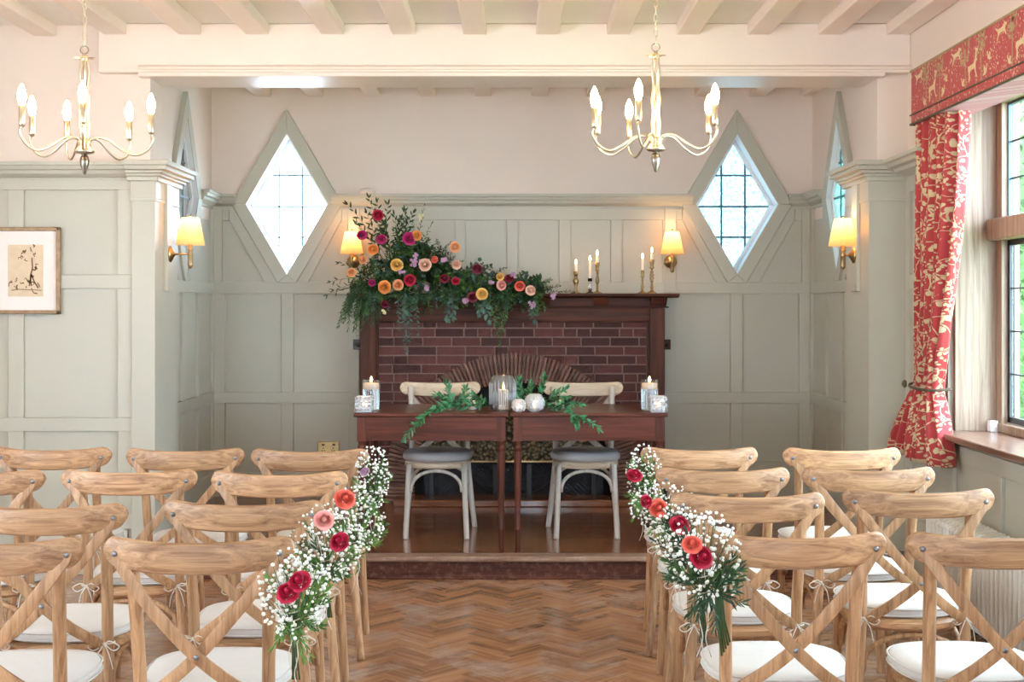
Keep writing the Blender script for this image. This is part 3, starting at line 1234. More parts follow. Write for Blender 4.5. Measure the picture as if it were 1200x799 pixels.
rp = [(AX + .33 * math.cos(t * 2 * PI / 40), 8.955, .40 - .33 * abs(math.sin(t * PI / 40))) for t in range(0, 1)]
arc = [(AX + .34 * math.cos(a), 8.955, .42 - .27 * math.sin(a)) for a in [PI * t / 24 for t in range(25)]]
q.tube(arc, .007, 6)
arc = [(AX + .22 * math.cos(a), 8.955, .42 - .17 * math.sin(a)) for a in [PI * t / 24 for t in range(25)]]
q.tube(arc, .005, 6)
q.build('fireback_medallion', IRON, fp)
for x in (-.56, -.115, .12, .57):
    q = MB()
    q.box(x - .018, x + .018, 8.90, 8.93, DAIS, .38)
    q.build('grate_standard', BLACK, fp, bevel=.004)
q = MB()
q.box(-.80, .82, 8.60, 8.86, DAIS, DAIS + .045)
q.build('hearth_kerb', BOARD, fp, bevel=.006)
# plates beside the posts
for x0, x1, mt, lab in ((-1.126, -1.056, BLACK, 'square black metal plate with round centre left of the fireplace post'), (1.058, 1.124, DARKOAK, 'square bronze plate with a small knob right of the fireplace post')):
    zc = 1.48 - (403.5 - 358) / 165.
    q = thing('bell_plate' if x0 > 0 else 'switch_plate', lab, 'wall plate', ((x0 + x1) / 2, YB - .03, zc))
    MB().box(x0, x1, YB - .034, YB - .019, zc - .036, zc + .036).build('plate', mt, q, bevel=.003)
    Mx = Matrix.Rotation(PI / 2, 3, 'X')
    MB().lathe([(.018, 0), (.018, .004), (.012, .008), (.006, .014)], ((x0 + x1) / 2, YB - .034, zc), 12, Mx).build('knob', STEEL if x0 < 0 else BLACK, q, smooth=True)
# brass socket left
sx0 = (373 - 600) / k
q = thing('power_socket', 'brass double power socket low on the left panelling', 'socket', (sx0 + .075, YB - .03, .47))
MB().box(sx0, sx0 + .152, YB - .030, YB - .006, .425, .515).build('plate', BRASS, q, bevel=.004)
for dx in (.03, .105):
    MB().box(sx0 + dx, sx0 + dx + .02, YB - .034, YB - .030, .488, .50).build('switch_rocker', BLACK, q)
for dx in (.028, .098):
    s_ = MB()
    for a, b in ((0, 0), (.018, 0), (.009, .018)):
        s_.box(sx0 + dx + a, sx0 + dx + a + .007, YB - .0335, YB - .030, .448 + b, .456 + b)
    s_.build('socket_holes', BLACK, q)
# white detector on cornice
m = MB()
m.lathe([(.055, 0), (.055, .02), (.045, .034), (.02, .04)], (P(430, 229, 9.0).x, 9.03, 2.268), 18)
tag(m.build('sensor_box', PLASTER, smooth=True), 'low round cream sensor on the cornice above the flowers', 'sensor')

# ------------------------------------------------------------------ chairs


def oval(n, hw_f, hw_b, y0, y1, z, e=2.6):
    out = []
    for i in range(n):
        a = 2 * PI * i / n
        c, s_ = math.cos(a), math.sin(a)
        sx = (abs(c) ** (2 / e)) * (1 if c > 0 else -1)
        sy = (abs(s_) ** (2 / e)) * (1 if s_ > 0 else -1)
        t = (sy + 1) / 2
        out.append(Vector((sx * lerp(hw_b, hw_f, t), lerp(y0, y1, t), z)))
    return out


def slab(rings):
    mb = MB()
    n = len(rings[0])
    mb.v = [v for r in rings for v in r]
    for j in range(len(rings) - 1):
        for i in range(n):
            mb.f.append((j * n + i, j * n + (i + 1) % n, (j + 1) * n + (i + 1) % n, (j + 1) * n + i))
    mb.f.append(tuple(range(n - 1, -1, -1)))
    mb.f.append(tuple(range((len(rings) - 1) * n, len(rings) * n)))
    return mb


def make_chair(table=False):
    mx, mz = (CW_X, CW_Z) if table else (CH_X, CH_Z)
    t = thing('crossback_chair', 'x', 'chair')
    B = lambda mb, n, mt, par=t, **kw: mb.build(n, mt, par, world=False, **kw)
    for s in (-1, 1):
        up = smoothpath([(s * .212, -.225, 0), (s * .190, -.195, .20), (s * .170, -.172, .43), (s * .172, -.188, .62), (s * .180, -.222, .855)], 5)
        B(MB().tube(up, [.0165 if i < 3 else .0175 for i in range(len(up))], 10), 'rear_leg', mz, smooth=True)
        fr = smoothpath([(s * .178, .195, 0), (s * .172, .185, .12), (s * .160, .165, .43)], 5)
        B(MB().tube(fr, .0165, 10), 'front_leg', mz, smooth=True)
    # top rail
    pts = []
    us_ = [-1, -.994, -.98, -.955, -.92, -.87] + [-.8 + .1 * q for q in range(17)] + [.87, .92, .955, .98, .994, 1]
    for u in us_:
        pts.append((u * .246, -.226 - .060 * (1 - u * u), .834 + .016 * abs(u) ** 2.5))
    rail = MB()
    n = len(pts)
    rings = []
    for i, p in enumerate(pts):
        u = abs(us_[i])
        hh = .041
        if u > .84:
            hh = .041 * math.sqrt(max(.02, 1 - ((u - .84) / .162) ** 2))
        top = hh
        th = .0125
        px, py, pz = p
        rg = []
        for q in range(10):
            a = 2 * PI * (q + .5) / 10
            ca, sa = math.cos(a), math.sin(a)
            rg.append(Vector((px, py + th * (abs(ca) ** .6) * (1 if ca > 0 else -1), pz + top * (abs(sa) ** .7) * (1 if sa > 0 else -1))))
        rings.append(rg)
    B(slab(rings), 'top_rail', mx, auto=True)
    # cross slats, one behind the other
    for s in (-1, 1):
        off = -.010 if s > 0 else 0.0
        ctrl = [(-s * .217, -.2475, .848), (-s * .150, -.266 + off * .5, .752), (-s * .07, -.262 + off, .655), (0, -.250 + off, .578), (s * .08, -.226 + off, .505), (s * .158, -.198 + off * .2, .447)]
        pth = smoothpath(ctrl, 4)
        rs = [1.0] * len(pth)
        rs[0] = .55
        rs[-1] = .6
        B(MB().tube(pth, rs, sec=(.0165, .0055, (0, 1, 0))), 'cross_slat', mz, auto=True)
    Mx = Matrix.Rotation(PI / 2, 3, 'X')
    for p in [(-.212, -.2545, .842), (.212, -.2545, .842), (0, -.2655, .578)]:
        B(MB().lathe([(.0075, 0), (.0075, .003), (.004, .005)], p, 10, Mx), 'bolt', STEEL, smooth=True)
    # seat hoop and braces
    seat = slab([oval(28, .195, .175, -.195, .195, .405), oval(28, .203, .183, -.205, .203, .415), oval(28, .203, .183, -.205, .203, .432), oval(28, .192, .172, -.19, .192, .443)])
    B(seat, 'seat', mx, auto=True)
    z0 = .27

    def arch(p, q):
        p, q = Vector(p), Vector(q)
        pp = []
        for i in range(15):
            a = PI * i / 14
            c = (1 - math.cos(a)) / 2
            v = p.lerp(q, c)
            v.z = z0 + (.392 - z0) * math.sin(a) ** .8
            pp.append(v)
        B(MB().tube(pp, .0105, 8), 'arched_brace', mz, smooth=True)
    arch((-.148, .178, z0), (.148, .178, z0))
    arch((-.168, -.178, z0), (.168, -.178, z0))
    arch((-.172, -.160, z0), (-.160, .155, z0))
    arch((.172, -.160, z0), (.160, .155, z0))
    if table:
        cu = slab([oval(28, .20, .185, -.19, .20, .444), oval(28, .213, .196, -.20, .213, .456), oval(28, .214, .197, -.20, .214, .478), oval(28, .203, .185, -.19, .203, .493), oval(28, .15, .14, -.14, .15, .500)])
        B(cu, 'seat_pad', GREYSEAT, smooth=True)
    else:
        cu = slab([oval(28, .198, .180, -.175, .20, .444), oval(28, .210, .188, -.182, .212, .452), oval(28, .211, .189, -.183, .213, .468), oval(28, .204, .182, -.176, .206, .480), oval(28, .15, .13, -.12, .15, .487)])
        c = B(cu, 'seat_cushion', CUSH, smooth=True)
        for zz in (.4525, .4745):
            B(MB().tube(oval(36, .2115, .1895, -.184, .2145, zz), .003, 5, closed=True), 'cushion_piping', CUSH, c, smooth=True)
        for s in (-1, 1):
            tb = MB()
            cx, cy, cz = s * .171, -.175, .448
            tb.tube([(cx + .0205 * math.cos(a), cy + .0205 * math.sin(a), cz) for a in [2 * PI * i / 12 for i in range(12)]], .0028, 5, closed=True)
            kx, ky = cx + s * -.004, cy - .022
            tb.ico((kx, ky, cz), .007)
            for d in (-1, 1):
                tb.tube(smoothpath([(kx, ky, cz), (kx + d * .02, ky - .012, cz + .012), (kx + d * .048, ky - .010, cz - .004), (kx + d * .03, ky - .008, cz - .018), (kx, ky, cz)], 4), .0022, 4)
                tb.tube(smoothpath([(kx, ky, cz), (kx + d * .018, ky - .012, cz - .03), (kx + d * .028, ky - .006, cz - .075)], 4), .0020, 4)
            B(tb, 'cushion_tie', TWINE, c, smooth=True)
    return t


guest = make_chair()
seats = [  # x, rail depth s, label
    (.790, 278, 'limed oak crossback chair at the right aisle, row nearest the dais'),
    (.775, 318, 'limed oak crossback chair at the right aisle, second row from the dais'),
    (.753, 367, 'limed oak crossback chair at the right aisle, third row from the dais'),
    (.745, 444, 'limed oak crossback chair at the right aisle, row nearest the camera'),
    (1.385, 279, 'limed oak crossback chair by the curtain, row nearest the dais'),
    (1.315, 317, 'limed oak crossback chair on the window side, second row from the dais'),
    (1.330, 359, 'limed oak crossback chair beside the radiator, third row from the dais'),
    (1.285, 444, 'limed oak crossback chair at lower right, partly out of the picture'),
    (-.838, 281, 'limed oak crossback chair at the left aisle, row nearest the dais'),
    (-.837, 325, 'limed oak crossback chair at the left aisle, second row from the dais'),
    (-.820, 382, 'limed oak crossback chair at the left aisle, third row from the dais'),
    (-.812, 453, 'limed oak crossback chair at the left aisle, row nearest the camera'),
    (-1.372, 280, 'limed oak crossback chair second from left aisle, row nearest the dais'),
    (-1.400, 321, 'limed oak crossback chair second from left aisle, second row from the dais'),
    (-1.408, 388, 'limed oak crossback chair second from left aisle, third row, cut by left edge'),
    (-1.355, 456, 'limed oak crossback chair at lower left corner, cut by the picture edge'),
    (-1.935, 278, 'limed oak crossback chair under the framed print, in front of the left panelling'),
    (-1.946, 322, 'limed oak crossback chair behind the one under the print, cut by left edge'),
]
chair_at = []
for i, (x, s_, lab) in enumerate(seats):
    o = guest if i == 0 else copy_tree(guest)
    yy = 1500.0 / s_ + .235
    o.location = (x, yy, 0)
    o.rotation_euler = (0, 0, math.radians(random.uniform(-1.2, 1.2)))
    tag(o, lab, 'chair', 'limed oak crossback chairs in rows')
    chair_at.append((x, yy))
tc_ = make_chair(True)
tag(tc_, 'pale crossback chair with grey pad behind the left half of the table', 'chair', 'pale crossback chairs at the signing tables')
tc_.location = (-.440, 7.62, DAIS)
tc_.rotation_euler = (0, 0, PI + .0)
t2 = copy_tree(tc_)
t2.location = (.434, 7.62, DAIS)
t2['label'] = 'pale crossback chair with grey pad behind the right half of the table'

# ------------------------------------------------------------------ the two tables
TT = .887


def make_table(x0, x1, lab):
    t = thing('side_table', lab, 'table', ((x0 + x1) / 2, 7.38, DAIS), 0, 'mahogany tables set side by side')
    ya, yb = 7.06, 7.72
    MB().box(x0, x1, ya, yb, TT - .022, TT).build('tabletop', MAHOG, t, bevel=.006)
    for y0, y1 in ((ya + .022, ya + .042), (yb - .042, yb - .022)):
        MB().box(x0 + .03, x1 - .03, y0, y1, TT - .155, TT - .022).build('apron', MAHOG, t, bevel=.002)
    for a in (x0 + .022, x1 - .042):
        MB().box(a, a + .02, ya + .03, yb - .03, TT - .155, TT - .022).build('apron', MAHOG, t)
    for lx in (x0 + .042, x1 - .042):
        for ly in (ya + .042, yb - .042):
            m = MB()
            m.box(lx - .024, lx + .024, ly - .024, ly + .024, TT - .158, TT - .022)
            pr = [(.012, DAIS), (.0145, DAIS + .01), (.013, DAIS + .05), (.0135, DAIS + .10), (.018, DAIS + .112), (.018, DAIS + .118), (.0135, DAIS + .13), (.018, DAIS + .30), (.021, DAIS + .50), (.0215, DAIS + .545), (.016, DAIS + .552), (.023, DAIS + .562), (.023, DAIS + .572), (.017, DAIS + .58), (.022, DAIS + .602)]
            m.lathe(pr, (lx, ly, 0), 14)
            m.build('leg', MAHOG_Z, t, auto=True)
    return t


make_table(-.875, -.018, 'mahogany table with thin turned legs in front of the left pale chair')
make_table(-.010, .860, 'mahogany table with thin turned legs in front of the right pale chair')

# ------------------------------------------------------------------ glass and candles


def flame(parent, c, h=.03, r=.0065):
    m = MB()
    m.lathe([(r * .3, 0), (r * .9, h * .2), (r, h * .38), (r * .7, h * .62), (r * .3, h * .85), (r * .05, h)], c, 8)
    return m.build('flame', FLAMEM, parent, smooth=True)


def wick(parent, c):
    MB().tube([c, Vector(c) + Vector((0.001, 0, .009))], .0009, 4).build('wick', BLACK, parent)


def vessel(parent, c, r, h, t=.003, base=.008, seg=32, name='glass', prof=None, mat=GLASS, smooth=True):
    m = MB()
    if prof is None:
        prof = [(r * .97, 0), (r, .003), (r, h)]
    inner = [(max(.001, q[0] - t), max(q[1], base)) for q in reversed(prof)]
    pr = [(.0005, 0)] + prof + inner + [(.0005, base)]
    m.lathe(pr, c, seg, cap=False)
    return m.build(name, mat, parent, auto=smooth)


def floating(x, y, lab):
    c = Vector((x, y, TT))
    t = thing('floating_candle_vase', lab, 'candle', c, 0, 'glass cylinders with floating candles')
    vessel(t, c, .050, .172)
    MB().lathe([(.0465, .0), (.0465, .118)], c + Vector((0, 0, .0085)), 28).build('water', WATER, t, auto=True)
    cc = c + Vector((0, 0, .118))
    MB().lathe([(.032, 0), (.043, .008), (.045, .03), (.043, .036), (.01, .034)], cc, 24).build('candle', WAX, t, smooth=True)
    wick(t, cc + Vector((0, 0, .034)))
    flame(t, cc + Vector((0, 0, .040)), .034, .008)


def cut_tumbler(x, y, lab):
    c = Vector((x, y, TT))
    t = thing('cut_glass_votive', lab, 'candle', c, 0, 'square cut glass tealight holders')
    m = MB()
    h, a = .090, .045
    rg = lambda s_, z: [Vector((c.x + s_ * p, c.y + s_ * q, c.z + z)) for p, q in ((-a, -a), (0, -a * 1.06), (a, -a), (a * 1.06, 0), (a, a), (0, a * 1.06), (-a, a), (-a * 1.06, 0))]
    m = MB()
    rs = [rg(.93, 0), rg(1, .008), rg(1, h), rg(.90, h), rg(.86, .012)]
    n = 8
    m.v = [v for r_ in rs for v in r_]
    for j in range(4):
        for i in range(n):
            m.f.append((j * n + i, j * n + (i + 1) % n, (j + 1) * n + (i + 1) % n, (j + 1) * n + i))
    m.f.append(tuple(range(n)))
    m.f.append(tuple(range(4 * n, 5 * n)))
    g = m.build('glass', CRYSTAL, t, bevel=.002)
    # cut star facets on the faces
    cuts = MB()
    for fx, fy in ((0, -1), (-1, 0), (1, 0)):
        for i in range(4):
            for j in range(4):
                u = -.033 + .022 * i
                zz = .018 + .021 * j
                p = Vector((c.x + fx * a * 1.04 + (u if fx == 0 else 0), c.y + fy * a * 1.04 + (u if fy == 0 else 0), c.z + zz))
                o = Vector((fx, fy, 0)) * .006
                sd = Vector((1, 0, 0)) if fx == 0 else Vector((0, 1, 0))
                q = [p + sd * .010, p + Vector((0, 0, .0083)), p - sd * .010, p - Vector((0, 0, .0083)), p + o]
                cuts.add(q, [(0, 1, 4), (1, 2, 4), (2, 3, 4), (3, 0, 4), (3, 2, 1, 0)])
    cuts.build('cut_facets', CRYSTAL, t)
    MB().lathe([(.019, 0), (.019, .018), (.005, .019)], c + Vector((0, 0, .0125)), 16).build('tealight', WAX, t, auto=True)
    flame(t, c + Vector((0, 0, .036)), .024, .007)


floating(P(434.5, 470, 7.25).x, 7.27, 'tall glass cylinder with floating candle at left end of the tables')
cut_tumbler(P(427, 470, 7.13).x, 7.13, 'square cut glass tealight holder at left end of the tables')
floating(P(761.5, 470, 7.25).x, 7.27, 'tall glass cylinder with floating candle at right end of the tables')
cut_tumbler(P(771, 470, 7.13).x, 7.13, 'square cut glass tealight holder at right end of the tables')
# faceted ribbed jar with pillar candle
c = Vector((P(589, 470, 7.22).x, 7.22, TT))
t = thing('glass_jar_lantern', 'large faceted ribbed glass jar with lit pillar candle at table centre', 'lantern', c)
m = MB()
pr = [(.052, 0), (.060, .006), (.074, .035), (.074, .165), (.052, .200)]
inner = [(.049, .200), (.069, .163), (.069, .037), (.055, .010)]
m.lathe([(.0005, 0)] + pr + inner + [(.0005, .010)], c, 10, cap=False)
m.build('jar', JARG, t)
m = MB()
for i in range(40):
    a = 2 * PI * i / 40
    # ribs follow the decagon
    seg = 2 * PI / 10
    aa = (a % seg) - seg / 2
    r = .0745 * math.cos(seg / 2) / math.cos(aa)
    m.tube([c + Vector((r * math.cos(a), r * math.sin(a), .04)), c + Vector((r * math.cos(a), r * math.sin(a), .105 if i % 2 else .16))], .0026, 5)
m.build('glass_ribs', CRYSTAL, t, smooth=True)
MB().lathe([(.028, 0), (.028, .105), (.024, .110), (.004, .106)], c + Vector((.004, 0, .0105)), 20).build('candle', WAX, t, auto=True)
flame(t, c + Vector((.004, 0, .122)), .034, .008)


def bubble(x, y, r, lab):
    c = Vector((x, y, TT))
    t = thing('round_votive', lab, 'candle', c, 0, 'round glass tealight holders at the table centre')
    pr = []
    for i in range(9):
        a = -PI / 2 * .72 + (PI * .72) * i / 8 * .98
        pr.append((r * math.cos(a), r * math.sin(a) + r * .9))
    inner = [(max(.003, p[0] - .004), p[1] + (.004 if p[1] < r else 0)) for p in reversed(pr)]
    m = MB()
    m.lathe([(.0005, pr[0][1])] + pr + inner + [(.0005, pr[0][1] + .006)], c - Vector((0, 0, pr[0][1])), 24, flute=12, fa=.03, cap=False)
    m.build('glass', CRYSTAL, t)
    m = MB()
    for i in range(60):
        a, b = random.uniform(0, 2 * PI), random.uniform(-.8, .8)
        q = Vector((math.cos(a) * math.cos(b), math.sin(a) * math.cos(b), math.sin(b))) * (r * 1.0) + Vector((0, 0, r * .9 - pr[0][1]))
        m.ico(c + q, .0045)
    m.build('glass_beads', CRYSTAL, t)
    MB().lathe([(.017, 0), (.017, .014), (.005, .015)], c + Vector((0, 0, .0065)), 14).build('tealight', WAX, t, auto=True)
    flame(t, c + Vector((0, 0, .024)), .022, .0065)


bubble(P(608, 470, 7.15).x, 7.14, .040, 'small round textured glass tealight holder right beside the jar')
bubble(P(626.5, 470, 7.17).x, 7.17, .056, 'larger round textured glass tealight holder, right of the small one')
bubble(P(655, 470, 7.30).x, 7.30, .032, 'small glass tealight holder nestled in the right greenery')
bubble(P(554, 470, 7.27).x, 7.27, .030, 'small glass tealight holder nestled in the left greenery')

# candlesticks on the mantel
SH = 1.562


def stick(px, h, prof, cand, lab, mat=BRASS, twist=0, d=8.78):
    c = Vector((P(px, 340, d).x, d, SH))
    t = thing('candlestick', lab, 'candlestick', c, 0, 'candlesticks on the mantel shelf')
    m = MB()
    m.lathe([(r, z * h) for r, z in prof], c, 18)
    m.build('stick', mat, t, smooth=True)
    if twist:
        m = MB()
        z0, z1 = twist[0] * h, twist[1] * h
        for q in range(2):
            m.tube([c + Vector((.013 * math.cos(a + q * PI) * math.sin(PI * min(1, max(.15, f))), .013 * math.sin(a + q * PI) * math.sin(PI * min(1, max(.15, f))), lerp(z0, z1, f)))
                    for f, a in [(i / 28, i / 28 * 5 * PI) for i in range(29)]], .0035, 6)
        m.build('twisted_stem', mat, t, smooth=True)
    m = MB()
    m.lathe([(.0098, 0), (.0095, cand - .004), (.006, cand)], c + Vector((0, 0, h - .008)), 12)
    m.build('candle', WAX, t, smooth=True)
    wick(t, c + Vector((0, 0, h + cand - .009)))
    flame(t, c + Vector((0, 0, h + cand - .004)), .036, .0075)


stick(675, .150, [(.032, 0), (.030, .04), (.012, .09), (.007, .16), (.009, .26), (.007, .30), (.018, .50), (.021, .58), (.012, .70), (.007, .76), (.013, .82), (.016, .90), (.018, 1.0), (.011, 1.0), (.011, .9)], .055, 'short brass baluster candlestick, leftmost on the mantel')
stick(691.5, .105, [(.030, 0), (.028, .06), (.011, .14), (.014, .35), (.010, .55), (.015, .75), (.016, 1.0), (.011, 1.0), (.011, .8)], .125, 'low clear glass candlestick with a tall candle on the mantel', GLASS)
stick(700, .212, [(.034, 0), (.032, .03), (.013, .07), (.007, .12), (.010, .20), (.006, .24), (.002, .26), (.002, .58), (.006, .60), (.009, .66), (.007, .72), (.020, .76), (.008, .78), (.013, .84), (.016, .93), (.018, 1.0), (.011, 1.0), (.011, .93)], .055, 'tall brass twisted candlestick beside the glass one', BRASS, (.24, .62))
stick(753, .160, [(.030, 0), (.028, .04), (.012, .09), (.007, .14), (.011, .30), (.006, .36), (.0075, .70), (.016, .74), (.008, .78), (.011, .84), (.012, 1.0), (.010, 1.0), (.010, .9)], .085, 'slim plain brass candlestick with drip pan right on the mantel')
stick(764, .232, [(.036, 0), (.034, .03), (.014, .07), (.008, .12), (.012, .20), (.006, .25), (.002, .28), (.002, .70), (.006, .72), (.020, .78), (.008, .80), (.013, .87), (.016, .94), (.018, 1.0), (.011, 1.0), (.011, .93)], .055, 'tallest brass open-twist candlestick, rightmost on the mantel', BRASS, (.26, .74))

# ------------------------------------------------------------------ wall lamps


def sconce(base, nx, ny, out, lab):
    """base = point on the wall at arm height, (nx,ny) into the room"""
    base = Vector(base)
    t = thing('wall_lamp', lab, 'wall lamp', base, 0, 'brass wall lamps with pleated shades')
    n = Vector((nx, ny, 0))
    R = Vector((0, 0, 1)).rotation_difference(n).to_matrix()
    MB().lathe([(.046, 0), (.046, .006), (.034, .012), (.030, .016), (.018, .022), (.010, .03)], base, 20, R).build('backplate', BRASS, t, smooth=True)
    tip = base + n * out
    MB().tube([base + n * .02, base + n * (out * .5), tip], .0055, 8).build('arm', BRASS, t, smooth=True)
    MB().lathe([(.004, -.082), (.012, -.074), (.014, -.06), (.014, -.005), (.017, 0), (.012, .006), (.012, .02), (.018, .026), (.012, .032), (.010, .07), (.010, .09)], tip, 14).build('candle_tube', BRASS, t, smooth=True)
    z0 = tip.z + .052
    m = MB()
    nseg = 72
    rb, rt, h = .081, .048, .155
    vs_ = []
    for r, z in ((rb, 0), (rt, h)):
        for i in range(nseg):
            a = 2 * PI * i / nseg
            rr = r * (1 + (.012 if i % 2 else -.012))
            vs_.append(Vector((tip.x + rr * math.cos(a), tip.y + rr * math.sin(a), z0 + z)))
    m.add(vs_, [(i, (i + 1) % nseg, (i + 1) % nseg + nseg, i + nseg) for i in range(nseg)])
    m.build('lamp_shade', SHADE, t, fix=False)
    m = MB()
    m.lathe([(.009, 0), (.014, .02), (.014, .045), (.008, .07), (.002, .082)], (tip.x, tip.y, z0 + .035), 10)
    m.build('bulb', BULBS, t, smooth=True)
    MB().lathe([(.004, 0), (.008, .006), (.005, .014), (.001, .018)], (tip.x, tip.y, z0 + h + .002), 8).build('finial', BRASS, t, smooth=True)
    ld = bpy.data.lights.new('lamp_light', 'POINT')
    ld.energy = SCONCE
    ld.color = (1.0, .62, .32)
    ld.shadow_soft_size = .03
    lo = bpy.data.objects.new('lamp_light', ld)
    C.objects.link(lo)
    lo.parent = t
    lo.location = Vector((tip.x, tip.y, z0 + .128)) - base


sconce((-1.943, 7.275, 1.772), 1, 0, .115, 'wall lamp with cream shade on the left pier reveal')
sconce((1.943, 7.275, 1.766), -1, 0, .062, 'wall lamp with cream shade on the right pier reveal')
sconce((-1.122, YB - .034, 1.79), 0, -1, .10, 'wall lamp with cream shade half behind the mantel flowers')
sconce((1.122, YB - .034, 1.79), 0, -1, .10, 'wall lamp with cream shade above right end of the mantel')

# ------------------------------------------------------------------ chandeliers


def chandelier(px, d, angs, lab, zc):
    x = (px - 600) / 1500 * d
    t = thing('chandelier', lab, 'chandelier', (x, d, zc), 0, 'brass six arm chandeliers')
    c = Vector((x, d, zc))
    V = lambda a, b, e: c + Vector((a, b, e))
    MB().lathe([(.010, -.025), (.030, -.030), (.042, -.022), (.032, -.012), (.026, .005), (.030, .018), (.022, .024), (.012, .026)], c, 24, flute=12, fa=.04).build('hub', CHANDM, t, smooth=True)
    MB().lathe([(.002, -.118), (.007, -.112), (.009, -.10), (.017, -.08), (.020, -.06), (.015, -.042), (.008, -.036), (.014, -.03)], c, 20, flute=8, fa=.06).build('finial', CHANDD, t, smooth=True)
    # column of four wavy rods
    for q in range(4):
        pts = []
        for i in range(25):
            f = i / 24
            r = .011 + .006 * math.sin(f * 3 * PI) ** 2
            a = q * PI / 2 + .4
            pts.append(V(r * math.cos(a), r * math.sin(a), .02 + f * .345))
        MB().tube(pts, .0058, 6).build('column_rod', CHANDM, t, smooth=True)
    m = MB()
    for q in range(6):
        a = q * PI / 3
        m.leaf(V(.008 * math.cos(a), .008 * math.sin(a), .362), (math.cos(a), math.sin(a), .35), (0, 0, 1), .040, .024)
    m.build('crown_leaves', CHANDM, t)
    MB().lathe([(.012, .355), (.016, .365), (.010, .378), (.004, .388)], c, 12).build('cap', CHANDM, t, smooth=True)
    m = MB()
    m.tube([V(.017 * math.cos(a), 0, .403 + .017 * math.sin(a)) for a in [2 * PI * i / 16 for i in range(16)]], .003, 6, closed=True)
    m.build('ring', CHANDD, t, smooth=True)
    z = .415
    n = 0
    m = MB()
    while zc + z < CE - .05:
        pts = []
        for i in range(14):
            a = 2 * PI * i / 14
            u, v = .008 * math.cos(a), .0185 * math.sin(a)
            pts.append(V(u, 0, z + .018 + v) if n % 2 else V(0, u, z + .018 + v))
        m.tube(pts, .0022, 5, closed=True)
        z += .031
        n += 1
    m.build('chain', CHANDM, t, smooth=True)
    MB().lathe([(.01, CE - zc - .055), (.045, CE - zc - .03), (.055, CE - zc - .006)], c, 18).build('ceiling_rose', CHANDM, t, smooth=True)
    R = .270
    for a in angs:
        a = math.radians(a)
        dx, dy = math.sin(a), -math.cos(a)
        H = lambda r, z: V(dx * r, dy * r, z)
        arm = MB().tube(smoothpath([H(.018, .02), H(.045, .036), H(.09, .030), H(.15, -.012), H(.205, -.034), H(.255, -.012), H(.280, .035), H(R, .062)], 5), .0048, 7).build('arm', CHANDM, t, smooth=True)
        e = H(R, .06)
        MB().lathe([(.005, -.006), (.012, .0), (.013, .010), (.0125, .08), (.009, .082)], e, 14).build('candle_sleeve', CHANDM, arm, smooth=True)
        MB().lathe([(.008, .078), (.015, .10), (.0175, .118), (.015, .138), (.008, .158), (.002, .168)], e, 12).build('bulb', BULBM, arm, smooth=True)


chandelier(99, 5.35, [17, 98, 155, 214, 250, -44], 'brass chandelier with lit candle bulbs hanging in front of the left wall', 2.145)
chandelier(768.5, 5.35, [-21, 56, 117, 199, 240, 285], 'brass chandelier with lit candle bulbs hanging right of the aisle', 2.155)

# ------------------------------------------------------------------ framed print
pf_ = thing('framed_print', 'gilt framed sepia sketch print on the left panelling', 'picture', (kf(32), YF - .03, 1.48))
x0, x1 = kf(-9), kf(73)
z1, z0 = 1.48 + (358 - 266.5) / 212, 1.48 - (368 - 358) / 212
yy = YF - .022
fm = MB()
for a, b, e, f in ((x0, x1, z1 - .022, z1), (x0, x1, z0, z0 + .022), (x0, x0 + .022, z0, z1), (x1 - .022, x1, z0, z1)):
    fm.box(a, b, yy - .024, yy, e, f)
fm.build('picture_frame', GILT, pf_, bevel=.004)
MB().box(x0 + .01, x1 - .01, yy - .012, yy - .004, z0 + .01, z1 - .01).build('mount', MATPAPER, pf_)
a, b = kf(12), kf(53)
e, f = 1.48 + (358 - 347.5) / 212, 1.48 + (358 - 287) / 212
MB().box(a, b, yy - .0135, yy - .012, e, f).build('print', SEPIA, pf_)
ink = MB()
rr = random.Random(3)
W_, H_ = b - a, f - e


def stroke(pts, w_=.0012):
    for i in range(len(pts) - 1):
        p, q = Vector(pts[i]), Vector(pts[i + 1])
        dd = (q - p)
        if dd.length < 1e-5:
            continue
        nn = Vector((-dd.y, dd.x)).normalized() * w_
        ink.add([(a + (u.x) * W_, yy - .0142, e + u.y * H_) for u in (p + nn * 6, q + nn * 6, q - nn * 6, p - nn * 6)], [(0, 1, 2, 3)])


# loose scribbled tree, seated figures and ground line
stroke([(.1, .12), (.3, .14), (.6, .13), (.95, .12)])
for k_ in range(26):
    cx, cy = rr.choice([(.2, .25), (.62, .35), (.72, .6), (.66, .85), (.45, .8), (.85, .25), (.55, .25)])
    p = Vector((cx + rr.uniform(-.12, .12), cy + rr.uniform(-.1, .1)))
    pts = [p]
    for _ in range(6):
        pts.append(pts[-1] + Vector((rr.uniform(-.05, .05), rr.uniform(-.045, .045))))
    stroke(pts, rr.uniform(.0008, .0022))
stroke([(.66, .2), (.64, .4), (.70, .55), (.68, .75)], .003)
stroke([(.60, .2), (.66, .42), (.74, .30), (.86, .16)], .003)
ink.build('ink_drawing', INK, pf_, fix=False)

# ------------------------------------------------------------------ radiator
RS = .048
rd = thing('column_radiator', 'cream column radiator under the window', 'radiator', (2.06, 6.06, 0))


def rad_section():
    m = MB()
    for i in range(3):
        x = -.085 + i * .085
        m.lathe([(.004, .09), (.016, .10), (.016, .455), (.012, .475), (.004, .485)], (x, 0, 0), 8)
    for z in (.125, .45):
        m.box(-.095, .095, -.010, .010, z - .018, z + .018)
    m.tube([(-.095, 0, .46), (-.05, 0, .484), (0, 0, .472), (.05, 0, .484), (.095, 0, .46)], .014, 6)
    return m


